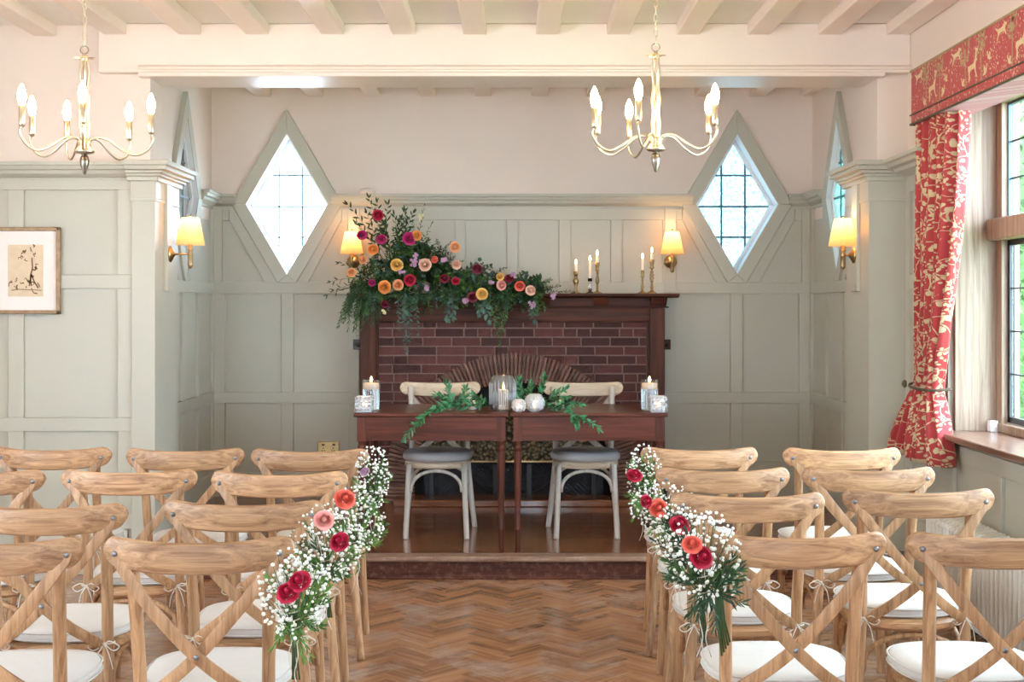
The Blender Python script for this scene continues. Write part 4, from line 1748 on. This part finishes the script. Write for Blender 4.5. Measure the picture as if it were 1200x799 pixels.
s0 = rad_section().build('radiator_section', RADP, rd, world=False, smooth=True)
for i in range(1, 36):
    c_ = s0.copy()
    C.objects.link(c_)
    c_.parent = rd
    c_.location = (0, -i * RS, 0)
for yy_ in (-.05, -1.63):
    MB().box(-.08, .08, yy_ - .012, yy_ + .012, 0, .10).build('foot', RADP, rd, world=False, bevel=.004)
MB().tube([(.0, .02, .125), (.0, .07, .125), (.0, .075, .0)], .011, 8).build('pipe', RADP, rd, world=False, smooth=True)

# ------------------------------------------------------------------ pelmet and curtain
pel = thing('pelmet', 'red and cream patterned fabric pelmet above the window', 'pelmet', (2.09, 5.0, 2.38))
PX = 2.0
PY1 = 6.42
m = MB()
m.box(PX, XR - .001, 2.6, PY1, 2.385, 2.655)
m.v = m.v


def uvbox(o, fu):
    me = o.data
    uv = me.uv_layers.new(name='UV')
    for p in me.polygons:
        for li in p.loop_indices:
            uv.data[li].uv = fu(me.vertices[me.loops[li].vertex_index].co)
    return o


o = m.build('pelmet_face', FABRIC2, pel, bevel=.01)
uvbox(o, lambda c_: (c_.y + c_.x, c_.z))
m = MB()
m.tube([(PX - .003, 2.6, 2.432), (PX - .003, PY1 + .002, 2.432)], .004, 6)
m.build('braid', ROPE, pel)
m = MB()
m.tube([(PX - .001, 2.6, 2.386), (PX - .001, PY1 + .002, 2.386), (XR - .01, PY1 + .002, 2.386)], .006, 6)
m.build('piping_cord', ROPE, pel)
m = MB()
m.tube([(PX - .001, 2.6, 2.652), (PX - .001, PY1 + .002, 2.652)], .005, 6)
m.build('piping_cord', PRINTG, pel)


DEER = [(-.055, .0), (-.050, .04), (-.062, .065), (-.055, .085), (-.02, .088), (.02, .09), (.04, .115), (.05, .150), (.042, .165), (.05, .172), (.058, .165), (.085, .158), (.085, .148), (.066, .143), (.062, .105), (.052, .075), (.055, .045), (.075, .012), (.066, .008), (.042, .04), (.030, .062), (-.018, .060), (-.035, .045), (-.028, .02), (-.044, .0)]
HOUND = [(-.065, .01), (-.045, .035), (-.055, .055), (-.085, .075), (-.080, .082), (-.045, .066), (.0, .068), (.035, .075), (.045, .092), (.070, .085), (.085, .072), (.065, .066), (.055, .05), (.075, .02), (.068, .015), (.040, .042), (-.01, .042), (-.03, .03), (-.055, .004)]
BIRD = [(-.03, .0), (-.012, .012), (-.018, .035), (.0, .045), (.006, .03), (.018, .032), (.02, .05), (.028, .052), (.036, .043), (.028, .036), (.022, .01), (.004, .0)]


def fan_poly(mb, pts, cy, cz, sc, sgn, x):
    """print outline as triangulated thin face on pelmet front"""
    vs_ = [Vector((x, cy - sgn * u * sc, cz + v * sc)) for u, v in pts]
    mb.add(vs_, [tuple(range(len(vs_)))])


def motif(pts, cy, cz, sc, sgn, mt=PRINT):
    m = MB()
    fan_poly(m, pts, cy, cz, sc, sgn, PX - .0015)
    me_o = m.build('printed_motif', mt, pel, fix=False)
    return me_o


for base in (6.33, 5.80, 5.27, 4.74):
    motif(HOUND, base - .04, 2.565, .75, 1)
    motif(DEER, base - .24, 2.455, .82, 1, PRINT)
    motif(BIRD, base - .13, 2.45, .8, -1)
    motif(BIRD, base - .39, 2.455, .9, 1)
    motif(BIRD, base - .44, 2.51, .8, -1)
    tm_ = MB()
    for dy in (.15, .34):
        tm_.add([(PX - .0012, base - dy, 2.44), (PX - .0012, base - dy - .012, 2.44), (PX - .0012, base - dy - .008, 2.60), (PX - .0012, base - dy - .002, 2.60)], [(0, 1, 2, 3)])
        for q in range(26):
            cy, cz = base - dy + random.uniform(-.055, .055), 2.60 + random.uniform(-.05, .045)
            an = random.uniform(0, PI)
            L_ = random.uniform(.012, .022)
            dv = Vector((0, math.cos(an), math.sin(an))) * L_
            nv = Vector((0, -math.sin(an), math.cos(an))) * L_ * .35
            cc = Vector((PX - .0012 - .0002 * (q % 3), cy, cz))
            tm_.add([cc - dv, cc + nv, cc + dv, cc - nv], [(0, 1, 2, 3)])
    tm_.build('printed_trees', PRINTG, pel, fix=False)['kind'] = 'stuff'

cu_ = thing('curtain', 'red curtain with cream plant pattern tied back beside the window', 'curtain', (2.08, 6.4, .70))
m = MB()
NU, NV = 96, 60
uvs = []
zs_ = []
for j in range(NV + 1):
    f = j / NV
    z = lerp(2.42, .70, f)
    # depth range along the wall: near and far edge
    if z > 1.06:
        g = (2.42 - z) / (2.42 - 1.06)
        e = g ** 1.6
        yf = lerp(6.42, 6.62, e)
        yn = lerp(5.93, 6.32, e)
        amp = lerp(.055, .036, e)
        xc = lerp(2.075, 2.10, e)
    else:
        g = (1.06 - z) / .36
        e = min(1, g * 1.15) ** .7
        yf = lerp(6.62, 6.90, e)
        yn = lerp(6.32, 6.12, e)
        amp = lerp(.030, .06, e)
        xc = lerp(2.10, 2.07, e)
    for i in range(NU + 1):
        u = i / NU
        ph = u * 2 * PI * 6.5
        x = xc + amp * math.sin(ph + .6 * math.sin(f * 3)) + .012 * math.sin(ph * 2.3 + f * 6)
        y = lerp(yf, yn, u) + .012 * math.cos(ph * .5 + f * 5) * (1 if z < 2.2 else .3)
        x = min(x, XR - .024)
        m.v.append(Vector((x, y, z)))
        uvs.append((u * 1.25, z))
for j in range(NV):
    for i in range(NU):
        a_ = j * (NU + 1) + i
        m.f.append((a_, a_ + 1, a_ + NU + 2, a_ + NU + 1))
o = m.build('curtain_cloth', FABRIC, cu_, smooth=True)
uv = o.data.uv_layers.new(name='UV')
for p in o.data.polygons:
    for li in p.loop_indices:
        uv.data[li].uv = uvs[o.data.loops[li].vertex_index]
md = o.modifiers.new('solid', 'SOLIDIFY')
md.thickness = .003
m = MB()
m.tube(smoothpath([(2.16, 6.66, 1.085), (2.08, 6.66, 1.075), (2.045, 6.58, 1.065), (2.045, 6.42, 1.06), (2.07, 6.30, 1.062), (2.16, 6.28, 1.07)], 6), .007, 6)
m.build('tie_back', ROPE, cu_, smooth=True)
MB().lathe([(.018, 0), (.022, .008), (.012, .018), (.002, .022)], (2.04, 6.63, 1.075), 14, Matrix.Rotation(-PI / 2, 3, 'Y')).build('tie_back_knob', ROPE, cu_, smooth=True)

# ------------------------------------------------------------------ flowers
RM = {}


def rose_mesh(mat, seed=0, open_=1.0):
    """unit rose: radius ~1, opening toward +Z"""
    key = (mat.name, seed)
    if key in RM:
        return RM[key]
    r = random.Random(seed + 11)
    m = MB()
    rings = [(3, .20, 1.0, -.9), (4, .36, 1.0, -.5), (5, .56, .92, -.05), (6, .78, .74, .5), (6, .98, .46, .95)]
    for ri, (n, R_, H_, sp) in enumerate(rings):
        for q in range(n):
            a0 = 2 * PI * q / n + ri * .7 + r.uniform(-.2, .2)
            hw = PI / n * 1.35
            nu, nv = 4, 5
            hh = H_ * r.uniform(.93, 1.05)
            vs_ = []
            for j in range(nv + 1):
                v = j / nv
                for i in range(nu + 1):
                    u = -1 + 2 * i / nu
                    a = a0 + u * hw * math.sin(min(1, v * 1.15 + .12) * PI / 2)
                    edge = 1 - .10 * u * u
                    rad = R_ * (.30 + .70 * math.sin(v * PI / 2)) + (.05 * u if ri else 0)
                    if v > .6:
                        rad += (v - .6) * .45 * sp * (.35 + R_ * .65)
                    z = hh * v * edge - .22 * (v ** 4) * max(0, sp)
                    rad *= 1 + r.uniform(-.03, .03)
                    vs_.append((rad * math.cos(a), rad * math.sin(a), z))
            fs = []
            for j in range(nv):
                for i in range(nu):
                    b_ = j * (nu + 1) + i
                    fs.append((b_, b_ + 1, b_ + nu + 2, b_ + nu + 1))
            m.add(vs_, fs)
    m.lathe([(.10, .1), (.30, .5), (.25, .84), (.08, 1.0)], (0, 0, 0), 8)
    me = bpy.data.meshes.new('rose')
    me.from_pydata(m.v, [], m.f)
    for p in me.polygons:
        p.use_smooth = True
    me.materials.append(mat)
    RM[key] = me
    return me


def put_rose(parent, pos, r, colour, direction, name='rose', label=None):
    o = bpy.data.objects.new(name, rose_mesh(PET[colour], random.randint(0, 2)))
    C.objects.link(o)
    o.parent = parent
    d = Vector(direction).normalized()
    pos = Vector(pos)
    o.location = pos - d * r * .45 - wloc(parent)
    o.rotation_euler = (Vector((0, 0, 1)).rotation_difference(d) @ Quaternion((0, 0, 1), random.uniform(0, 6))).to_euler()
    o.scale = (r, r, r)
    if label:
        o['label'] = label
    return o


def rv(s=1.0):
    return Vector((random.gauss(0, s), random.gauss(0, s), random.gauss(0, s)))


def spray(p0, p1, n, L_, W_, mat, parent, sag=.0, spread=.8, name='foliage_spray', pair=False, stem=.0016, kind=None, jitter=.35, front=(0, -1, 0)):
    p0, p1 = Vector(p0), Vector(p1)
    mid = (p0 + p1) / 2 + Vector((0, 0, sag))
    pts = [p0 * (1 - t) ** 2 + mid * 2 * t * (1 - t) + p1 * t * t for t in [i / 10 for i in range(11)]]
    m = MB()
    m.tube(pts, [stem * (1 - .06 * i) for i in range(11)], 4)
    fr = Vector(front)
    for i in range(n):
        t = .12 + .88 * i / max(1, n - 1)
        q = p0 * (1 - t) ** 2 + mid * 2 * t * (1 - t) + p1 * t * t
        tg = ((mid - p0) * (1 - t) + (p1 - mid) * t).normalized()
        sd = tg.cross(fr)
        if sd.length < .05:
            sd = Vector((1, 0, 0))
        sd.normalize()
        for s_ in ((-1, 1) if pair else (1 if i % 2 else -1,)):
            d = tg + sd * s_ * spread + rv(jitter) + fr * random.uniform(-.1, .35)
            k_ = random.uniform(.75, 1.15) * (1 - .3 * t)
            m.leaf(q, d, fr + rv(.5), L_ * k_, W_ * k_)
    m.leaf(p1, (p1 - pts[-2]), fr, L_ * .7, W_ * .7)
    o_ = m.build(name, mat, parent, fix=False)
    if kind:
        o_['kind'] = kind
    return o_


# ---- mantel arrangement
MD = 8.68
ma = thing('mantel_flower_arrangement', 'large asymmetric arrangement of roses and trailing foliage on the mantel', 'flower arrangement', (-.55, 8.80, SH))
Q = lambda x, y, d=MD: P(x, y, d)
core = MB()
for (x, y, r) in [(435, 335, .05), (450, 330, .07), (468, 322, .085), (488, 318, .09), (508, 318, .09), (528, 326, .08), (548, 332, .07), (566, 336, .06), (585, 341, .05), (602, 343, .045), (618, 345, .035), (478, 300, .075), (495, 295, .065), (470, 290, .04)]:
    c = Q(x, y, 8.80)
    core.lathe([(r * .1, -r), (r * .7, -r * .7), (r, 0), (r * .7, r * .7), (r * .1, r)], c, 8)
core.build('moss_base', MOSS, ma)
random.seed(21)
S = lambda x0, y0, x1, y1, n, L_, W_, mt, sag=.0, d0=8.76, d1=8.66, **kw: spray(Q(x0, y0, d0), Q(x1, y1, d1), n, L_, W_, mt, ma, sag, **kw)
# airy upright sprigs
for a in [(450, 305, 418, 262, 14), (454, 300, 442, 238, 16), (462, 300, 470, 258, 16), (468, 296, 484, 250, 14), (460, 300, 449, 262, 14), (446, 300, 430, 250, 13), (452, 300, 408, 240, 13), (455, 300, 432, 232, 14), (448, 290, 455, 240, 11), (470, 300, 462, 252, 12), (478, 290, 474, 247, 12), (476, 290, 470, 258, 10)]:
    S(*a, .062, .021, LEAFD, .03)
for a in [(488, 292, 497, 242, 18), (492, 292, 506, 262, 12), (486, 290, 484, 262, 12)]:
    S(*a, .036, .008, LEAFM, .01, spread=.7)
# left side airy leaves over the lamp
for a in [(432, 330, 392, 340, 10), (430, 325, 388, 330, 10), (428, 322, 398, 308, 9), (430, 335, 384, 345, 9)]:
    S(*a, .05, .013, LEAFD, .02, d1=8.70)
# mass of fine green
for i in range(120):
    x = random.uniform(424, 640)
    top = 300 if x < 520 else lerp(312, 340, (x - 520) / 120)
    if x < 470:
        top = lerp(322, 288, (x - 428) / 42)
    y = random.uniform(top + 8, 346)
    ang = random.uniform(-2.6, .4) if random.random() < .7 else random.uniform(0, PI)
    ln = random.uniform(14, 26)
    S(x, y, x + ln * math.cos(ang), y + ln * math.sin(ang) * .85, 24, .036, .0105, random.choice([LEAFM, LEAFD, LEAFD, LEAFM, LEAFL]), .01, d1=8.62, spread=.75, jitter=.45)
for i in range(80):
    x = random.uniform(432, 636)
    y = random.uniform(296 if 455 < x < 520 else 318 if x < 580 else 330, 352)
    ang = random.uniform(-PI, PI)
    ln = random.uniform(10, 20)
    S(x, y, x + ln * math.cos(ang), y + ln * math.sin(ang) * .8, 9, .056, .032, random.choice([LEAFD, EUCA, LEAFD, LEAFM, LEAFD]), .0, d1=8.61, jitter=.5)
for i in range(46):
    x = random.uniform(455, 525)
    top = lerp(300, 266, (x - 455) / 18) if x < 473 else lerp(266, 296, (x - 473) / 52)
    y = random.uniform(top + 14, top + 44)
    ang = -PI / 2 + random.uniform(-1.1, 1.1)
    ln = random.uniform(8, 18)
    S(x, y, x + ln * math.cos(ang), y + ln * math.sin(ang), 14, .042, .015, random.choice([LEAFD, LEAFD, LEAFM]), .0, d1=8.63, spread=.8, jitter=.45)
for i in range(40):
    x = random.uniform(525, 632)
    top = lerp(298, 330, (x - 525) / 107)
    y = random.uniform(top + 12, 340)
    ang = -PI / 2 + random.uniform(-1.2, 1.2)
    ln = random.uniform(8, 15)
    S(x, y, x + ln * math.cos(ang), y + ln * math.sin(ang), 12, .040, .017, random.choice([LEAFD, EUCA, LEAFD]), .0, d1=8.63, spread=.8, jitter=.45)
for i in range(34):
    x = random.uniform(428, 472)
    y = random.uniform(lerp(322, 292, (x - 428) / 44), 335)
    ang = random.uniform(-PI, .1)
    ln = random.uniform(10, 24)
    S(x, y, x + ln * math.cos(ang), y + ln * math.sin(ang), 14, .040, .014, random.choice([LEAFD, LEAFM, LEAFD]), .01, d1=8.64, spread=.8, jitter=.4)
for i in range(60):
    x = random.uniform(424, 640)
    y = random.uniform(338, 346)
    ln = random.uniform(10, 26) * (1 if x < 520 else .8)
    S(x, y, x + random.uniform(-10, 10), y + ln, 14, .040, .013, random.choice([LEAFD, LEAFD, EUCA, LEAFM]), .02, d0=8.66, d1=8.60, spread=.7, jitter=.35)
# hanging willowy left
for i in range(34):
    x = random.uniform(400, 446)
    S(x + random.uniform(4, 16), random.uniform(322, 342), x - 3 + random.uniform(-5, 5), random.uniform(362, 388), 26, .042, .0085, random.choice([LEAFD, LEAFD, LEAFM]), .04, d0=8.70, d1=8.60, spread=.45, jitter=.2)
S(418, 350, 418, 392, 15, .030, .007, LEAFM, .02, spread=.5)
# hanging eucalyptus
for a in [(472, 345, 476, 412, 24), (480, 345, 480, 398, 18), (486, 340, 490, 390, 16), (466, 345, 468, 385, 14)]:
    S(*a, .036, .018, EUCA, .0, d0=8.64, d1=8.61, spread=.9, jitter=.25)
for a in [(578, 345, 586, 402, 22), (584, 345, 590, 385, 16), (594, 345, 592, 375, 14), (574, 345, 580, 378, 12)]:
    S(*a, .040, .017, LEAFM, .0, d0=8.64, d1=8.61, spread=.7, jitter=.25)
for a in [(525, 345, 524, 372, 7), (530, 345, 531, 370, 7), (566, 348, 573, 374, 8), (568, 345, 562, 366, 7), (624, 348, 626, 374, 7), (474, 340, 474, 368, 6)]:
    S(*a, .062, .042, EUCA, .0, d0=8.63, d1=8.60, spread=.8, jitter=.25)
for i in range(9):
    x = random.uniform(570, 618)
    S(x, 335, x + random.uniform(-10, 12), random.uniform(352, 372), 18, .032, .006, LEAFD, .02, d0=8.64, d1=8.59, spread=.4, jitter=.2)
# eucalyptus on top, right tip fern
for a in [(478, 300, 466, 290, 6), (540, 325, 560, 305, 8), (545, 330, 534, 318, 7), (560, 330, 574, 312, 8), (590, 335, 600, 322, 7)]:
    S(*a, .052, .036, EUCA, .01, d1=8.62)
for a in [(520, 305, 512, 282, 16), (515, 300, 530, 284, 14), (500, 298, 512, 284, 14), (628, 345, 672, 342, 22), (620, 342, 645, 328, 16), (630, 345, 655, 335, 16), (575, 325, 592, 314, 12), (615, 342, 628, 328, 12)]:
    S(*a, .030, .009, LEAFD, .02)
# blooms
blooms = [(437, 292, 7, 'orange'), (533, 289.6, 7, 'peach'), (535, 310, 6, 'blush'), (498, 310, 8, 'blush'), (465, 310, 8, 'yellow'), (450, 336.5, 8.5, 'orange'), (466, 334, 7, 'peach'),
          (565, 344.5, 7.5, 'yellow'), (586, 324, 5, 'yellow'), (588, 334, 6.5, 'pink'), (609, 335, 6.5, 'coral'), (622, 340, 6.5, 'blush'), (488, 276, 6.5, 'orange'), (480, 279, 8.5, 'magenta'),
          (443, 252, 7, 'crimson'), (424, 275, 6.5, 'magenta'), (447, 280, 6.5, 'magenta'), (480, 328, 7.5, 'crimson'), (436, 331, 4.5, 'magenta'), (559.6, 315, 6.5, 'burgundy'), (534, 329, 5, 'crimson'),
          (451, 356, 5, 'burgundy'), (554, 348, 6.5, 'burgundy'), (521, 326, 6, 'burgundy'), (412, 319, 6, 'peach'), (425, 304, 5.5, 'peach'), (597, 326, 5.5, 'burgundy'), (469, 333, 4, 'orange'), (509, 304, 4.5, 'coral')]
for x, y, r, c_ in blooms:
    r_ = r / 1500 * 7.2
    put_rose(ma, Q(x, y, 8.555), r_, c_, (random.uniform(-.35, .35) + (x - 500) / 900, -1, random.uniform(-.1, .45)), label=c_ + ' rose')
    o = MB().tube([Q(x, y, 8.60), Q(lerp(x, 500, .15), y + 8, 8.68), Q(lerp(x, 500, .3), max(y + 6, 326), 8.78)], .002, 4).build('flower_stem', STEMG, ma)


def cluster(parent, c, r, n, size, mat, name='small_blossoms'):
    m = MB()
    for i in range(n):
        v = rv(1)
        v.normalize()
        p = Vector(c) + v * r * random.uniform(.3, 1)
        for q in range(5):
            a = q * 2 * PI / 5
            e1 = Vector((1, 0, 0)) * math.cos(a) + Vector((0, -.3, 1)) * math.sin(a)
            m.leaf(p, e1 + Vector((0, -.4, 0)), (0, -1, 0), size, size * .8)
    o_ = m.build(name, mat, parent, fix=False)
    o_['kind'] = 'stuff'
    return o_


for x, y, r in [(488, 302, 7), (484, 309, 5), (521, 305, 5), (545, 352, 4.5), (624, 356, 5), (648, 347, 4), (470, 318, 4), (576, 331, 3), (601, 322, 4), (500, 338, 3)]:
    cluster(ma, Q(x, y, 8.56), r / 1500 * 8.5, 9, .013, PET['lilac'])
cluster(ma, Q(450, 365, 8.56), .018, 7, .012, PET['cream'])
cluster(ma, Q(492, 255, 8.66), .03, 8, .010, PET['cream'])

# ---- table garlands
random.seed(5)


def garland(name, lab, start, pts_list, extras):
    g = thing(name, lab, 'garland', start, 0, 'loose greenery on the signing tables')
    for a, b, n, L_, W_, sag in extras:
        spray(a, b, int(n * 1.5), L_ * 1.1, W_ * 1.25, GARL, g, sag, spread=.7, name='leafy_sprig', jitter=.4, front=(0, -.6, .8), pair=True)
    return g


z = TT + .02
G_ = lambda px, py, d: P(px, py, d)
garland('greenery_garland', 'leafy green sprigs left of the jar, trailing over the table front', P(530, 478, 7.2), None, [
    (G_(560, 478, 7.25), G_(515, 475, 7.15), 11, .055, .020, .04), (G_(535, 478, 7.2), G_(505, 482, 7.06), 10, .05, .018, .03), (G_(515, 478, 7.12), G_(492, 494, 7.02), 8, .045, .018, .03),
    (G_(500, 486, 7.03), G_(474, 513, 6.99), 8, .045, .015, .01), (G_(530, 476, 7.2), G_(524, 450, 7.2), 8, .05, .020, .0), (G_(540, 476, 7.2), G_(546, 456, 7.2), 7, .05, .019, .0),
    (G_(572, 478, 7.3), G_(556, 464, 7.3), 8, .05, .021, .01), (G_(575, 478, 7.34), G_(560, 474, 7.22), 8, .05, .022, .02), (G_(545, 478, 7.25), G_(512, 464, 7.2), 8, .05, .019, .0)])
garland('greenery_garland', 'leafy green sprigs right of the jar, trailing over the table front', P(650, 478, 7.2), None, [
    (G_(612, 478, 7.4), G_(608, 446, 7.4), 9, .05, .021, .0), (G_(618, 478, 7.4), G_(622, 450, 7.4), 8, .05, .021, .0), (G_(632, 478, 7.4), G_(638, 442, 7.35), 9, .05, .02, .0),
    (G_(640, 476, 7.3), G_(664, 466, 7.2), 9, .05, .02, .02), (G_(645, 480, 7.2), G_(680, 474, 7.1), 10, .05, .02, .03), (G_(660, 478, 7.15), G_(676, 492, 7.0), 8, .045, .017, .03),
    (G_(674, 486, 7.02), G_(702, 503, 6.98), 9, .042, .015, .01), (G_(668, 486, 7.02), G_(676, 499, 7.0), 6, .04, .016, .01), (G_(632, 478, 7.3), G_(652, 478, 7.2), 7, .05, .02, .02), (G_(640, 470, 7.35), G_(662, 456, 7.3), 7, .05, .02, .0)])

# ---- posies tied to the aisle chairs


def posy(lab, pix, d, w_, h_, roses, seed, stems=True, lush=1.0, dark=False):
    random.seed(seed)
    x, y = pix
    c = P(x, y, d)
    t = thing('aisle_posy', lab, 'posy', c, 0, "posies of baby's breath and roses on the aisle chairs")
    kx = d / 1500
    W2, H2 = w_ * kx / 2, h_ * kx / 2
    heads = MB()
    st = MB()
    base = c + Vector((0, .0, -H2 * .9))
    n = int(260 * lush)
    for i in range(n):
        a = random.uniform(0, 2 * PI)
        rr_ = math.sqrt(random.random())
        p = c + Vector((W2 * rr_ * math.cos(a), random.uniform(-.045, .035), H2 * rr_ * math.sin(a) + H2 * .1))
        heads.ico(p, random.uniform(.0032, .0062))
        if i % 4 == 0:
            q = base.lerp(p, .55) + Vector((0, 0, .01))
            st.tube([base, q, p], .0008, 3)
    o_ = heads.build('gypsophila_heads', GYPS, t, smooth=True)
    o_['kind'] = 'stuff'
    o_ = st.build('gypsophila_stems', STEMG, t)
    o_['kind'] = 'stuff'
    lm = LEAFD if dark else LEAFL
    for i in range(14):
        a = random.uniform(0, 2 * PI)
        e_ = c + Vector((W2 * .95 * math.cos(a), random.uniform(-.03, .03), -H2 * .15 + H2 * .75 * math.sin(a)))
        spray(base.lerp(c, .4), e_, 13, .036, .009, random.choice([lm, LEAFM, lm]), t, .0, spread=.5, name='leaf_sprig', jitter=.3)
    for i in range(4):
        e_ = base + Vector((random.uniform(-.6, .6) * W2, -.01, -H2 * random.uniform(.15, .5)))
        spray(base + Vector((0, 0, .05)), e_, 10, .034, .007, lm, t, .0, spread=.4, name='leaf_sprig', jitter=.2)
    for (rx, ry, r, col) in roses:
        p = P(rx, ry, d - .065)
        put_rose(t, p, r * kx * .88, col, (random.uniform(-.5, .5), -1, random.uniform(.25, 1.0)), label=col + ' rose')
    if stems:
        for i in range(6):
            dx = random.uniform(-.010, .010)
            MB().tube([base + Vector((dx, 0, .06)), base + Vector((dx * .5, -.005, -.01)), base + Vector((dx * 1.6 + .004, -.008, -.11))], .0022, 5).build('cut_stem', STEMG, t, smooth=True)
    m = MB()
    tb = base + Vector((0, .0, .005))
    m.tube([tb + Vector((.016 * math.cos(a), .014 * math.sin(a), .002 * k_)) for k_, a in [(k_, k_ * .6) for k_ in range(40)]], .0016, 4)
    for dx in (-.012, .012):
        m.tube(smoothpath([tb, tb + Vector((dx, -.016, -.05)), tb + Vector((dx * .3, -.02, -.10)), tb + Vector((dx * 1.6, -.014, -.15))], 5), .0012, 4)
    m.build('twine', TWINE, t, smooth=True)
    return t


def dd(i, off=-.02):
    return 1500.0 / seats[i][1] + off


posy('posy with one small pink bloom on the left aisle chair nearest the dais', (437, 562), dd(8, -.03), 42, 74, [(427, 552, 6, 'lilac')], 31, stems=False)
posy('posy with a coral rose on the second left aisle chair', (418, 612), dd(9, -.03), 66, 80, [(404.5, 584, 12.5, 'coral')], 32, stems=False)
posy('posy with a pale pink and a crimson rose on the third left aisle chair', (382, 640), dd(10, -.03), 88, 90, [(380, 609, 12, 'pink'), (397, 634, 12, 'crimson')], 33)
posy('posy with one large crimson rose on the left aisle chair nearest camera', (345, 698), dd(11, -.03), 84, 104, [(350, 680, 14, 'crimson'), (337, 693, 14, 'crimson')], 34)
posy('posy with one crimson rose on the right aisle chair nearest the dais', (754, 560), dd(0, -.03), 42, 72, [(744, 556, 9.5, 'crimson')], 35, stems=False)
posy('posy with a red and a coral rose on the second right aisle chair', (776, 596), dd(1, -.03), 76, 64, [(758, 587, 8, 'crimson'), (772, 595, 11.5, 'coral')], 36, stems=False)
posy('posy with a red rose and dark greens on the third right aisle chair', (793, 628), dd(2, -.03), 56, 76, [(797, 614, 12.5, 'crimson')], 37, stems=False, dark=True, lush=.7)
p8 = posy('posy with coral and crimson roses and long stems on right aisle chair nearest camera', (824, 655), dd(3, -.05), 88, 106, [(811, 637, 12, 'coral'), (823, 652, 14.5, 'crimson')], 38, dark=True)
dR = dd(3, -.05)
for x0, y0, x1, y1 in [(838, 690, 866, 668), (838, 695, 868, 706), (838, 690, 858, 655), (836, 690, 820, 720), (838, 700, 862, 690), (834, 700, 838, 735), (830, 690, 812, 715)]:
    spray(P(x0, y0, dR - .03), P(x1, y1, dR - .06), 11, .040, .0085, LEAFD, p8, .0, spread=.45, name='leaf_sprig', jitter=.2)
for i in range(5):
    MB().tube([P(838 + i * 2, 690, dR - .02), P(840 + i * 2.2, 725, dR - .035), P(846 + i * 2.4, 768 - i * 4, dR - .03)], .0030, 6).build('cut_stem', STEMG, p8, smooth=True)

# ------------------------------------------------------------------ garden outside
random.seed(9)
gd = MB()
for i in range(9000):
    x = random.uniform(2.75, 6.0)
    z = random.uniform(-.25, 3.1)
    y = 9.3 + (x - 2.7) * .35 + random.uniform(-.35, .35) + .2 * math.sin(x * 4) + .2 * math.sin(z * 4)
    gd.leaf((x, y, z), rv(), (-.5, -.6, .6), random.uniform(.06, .12), random.uniform(.03, .055))
o = gd.build('garden_hedge', FENCE, fix=False)
tag(o, 'bright green garden hedge seen through the right hand window', 'hedge', kind='stuff')
gb = MB()
gb.box(2.75, 6.2, 11.4, 11.5, -.3, 3.0)
tag(gb.build('garden_bank', LEAFM), 'darker growth behind the bright garden hedge', 'hedge')
gr = MB()
gr.box(2.6, 9, -3, 12, -.35, -.3)
struct(gr.build('garden_ground', LEAFL))
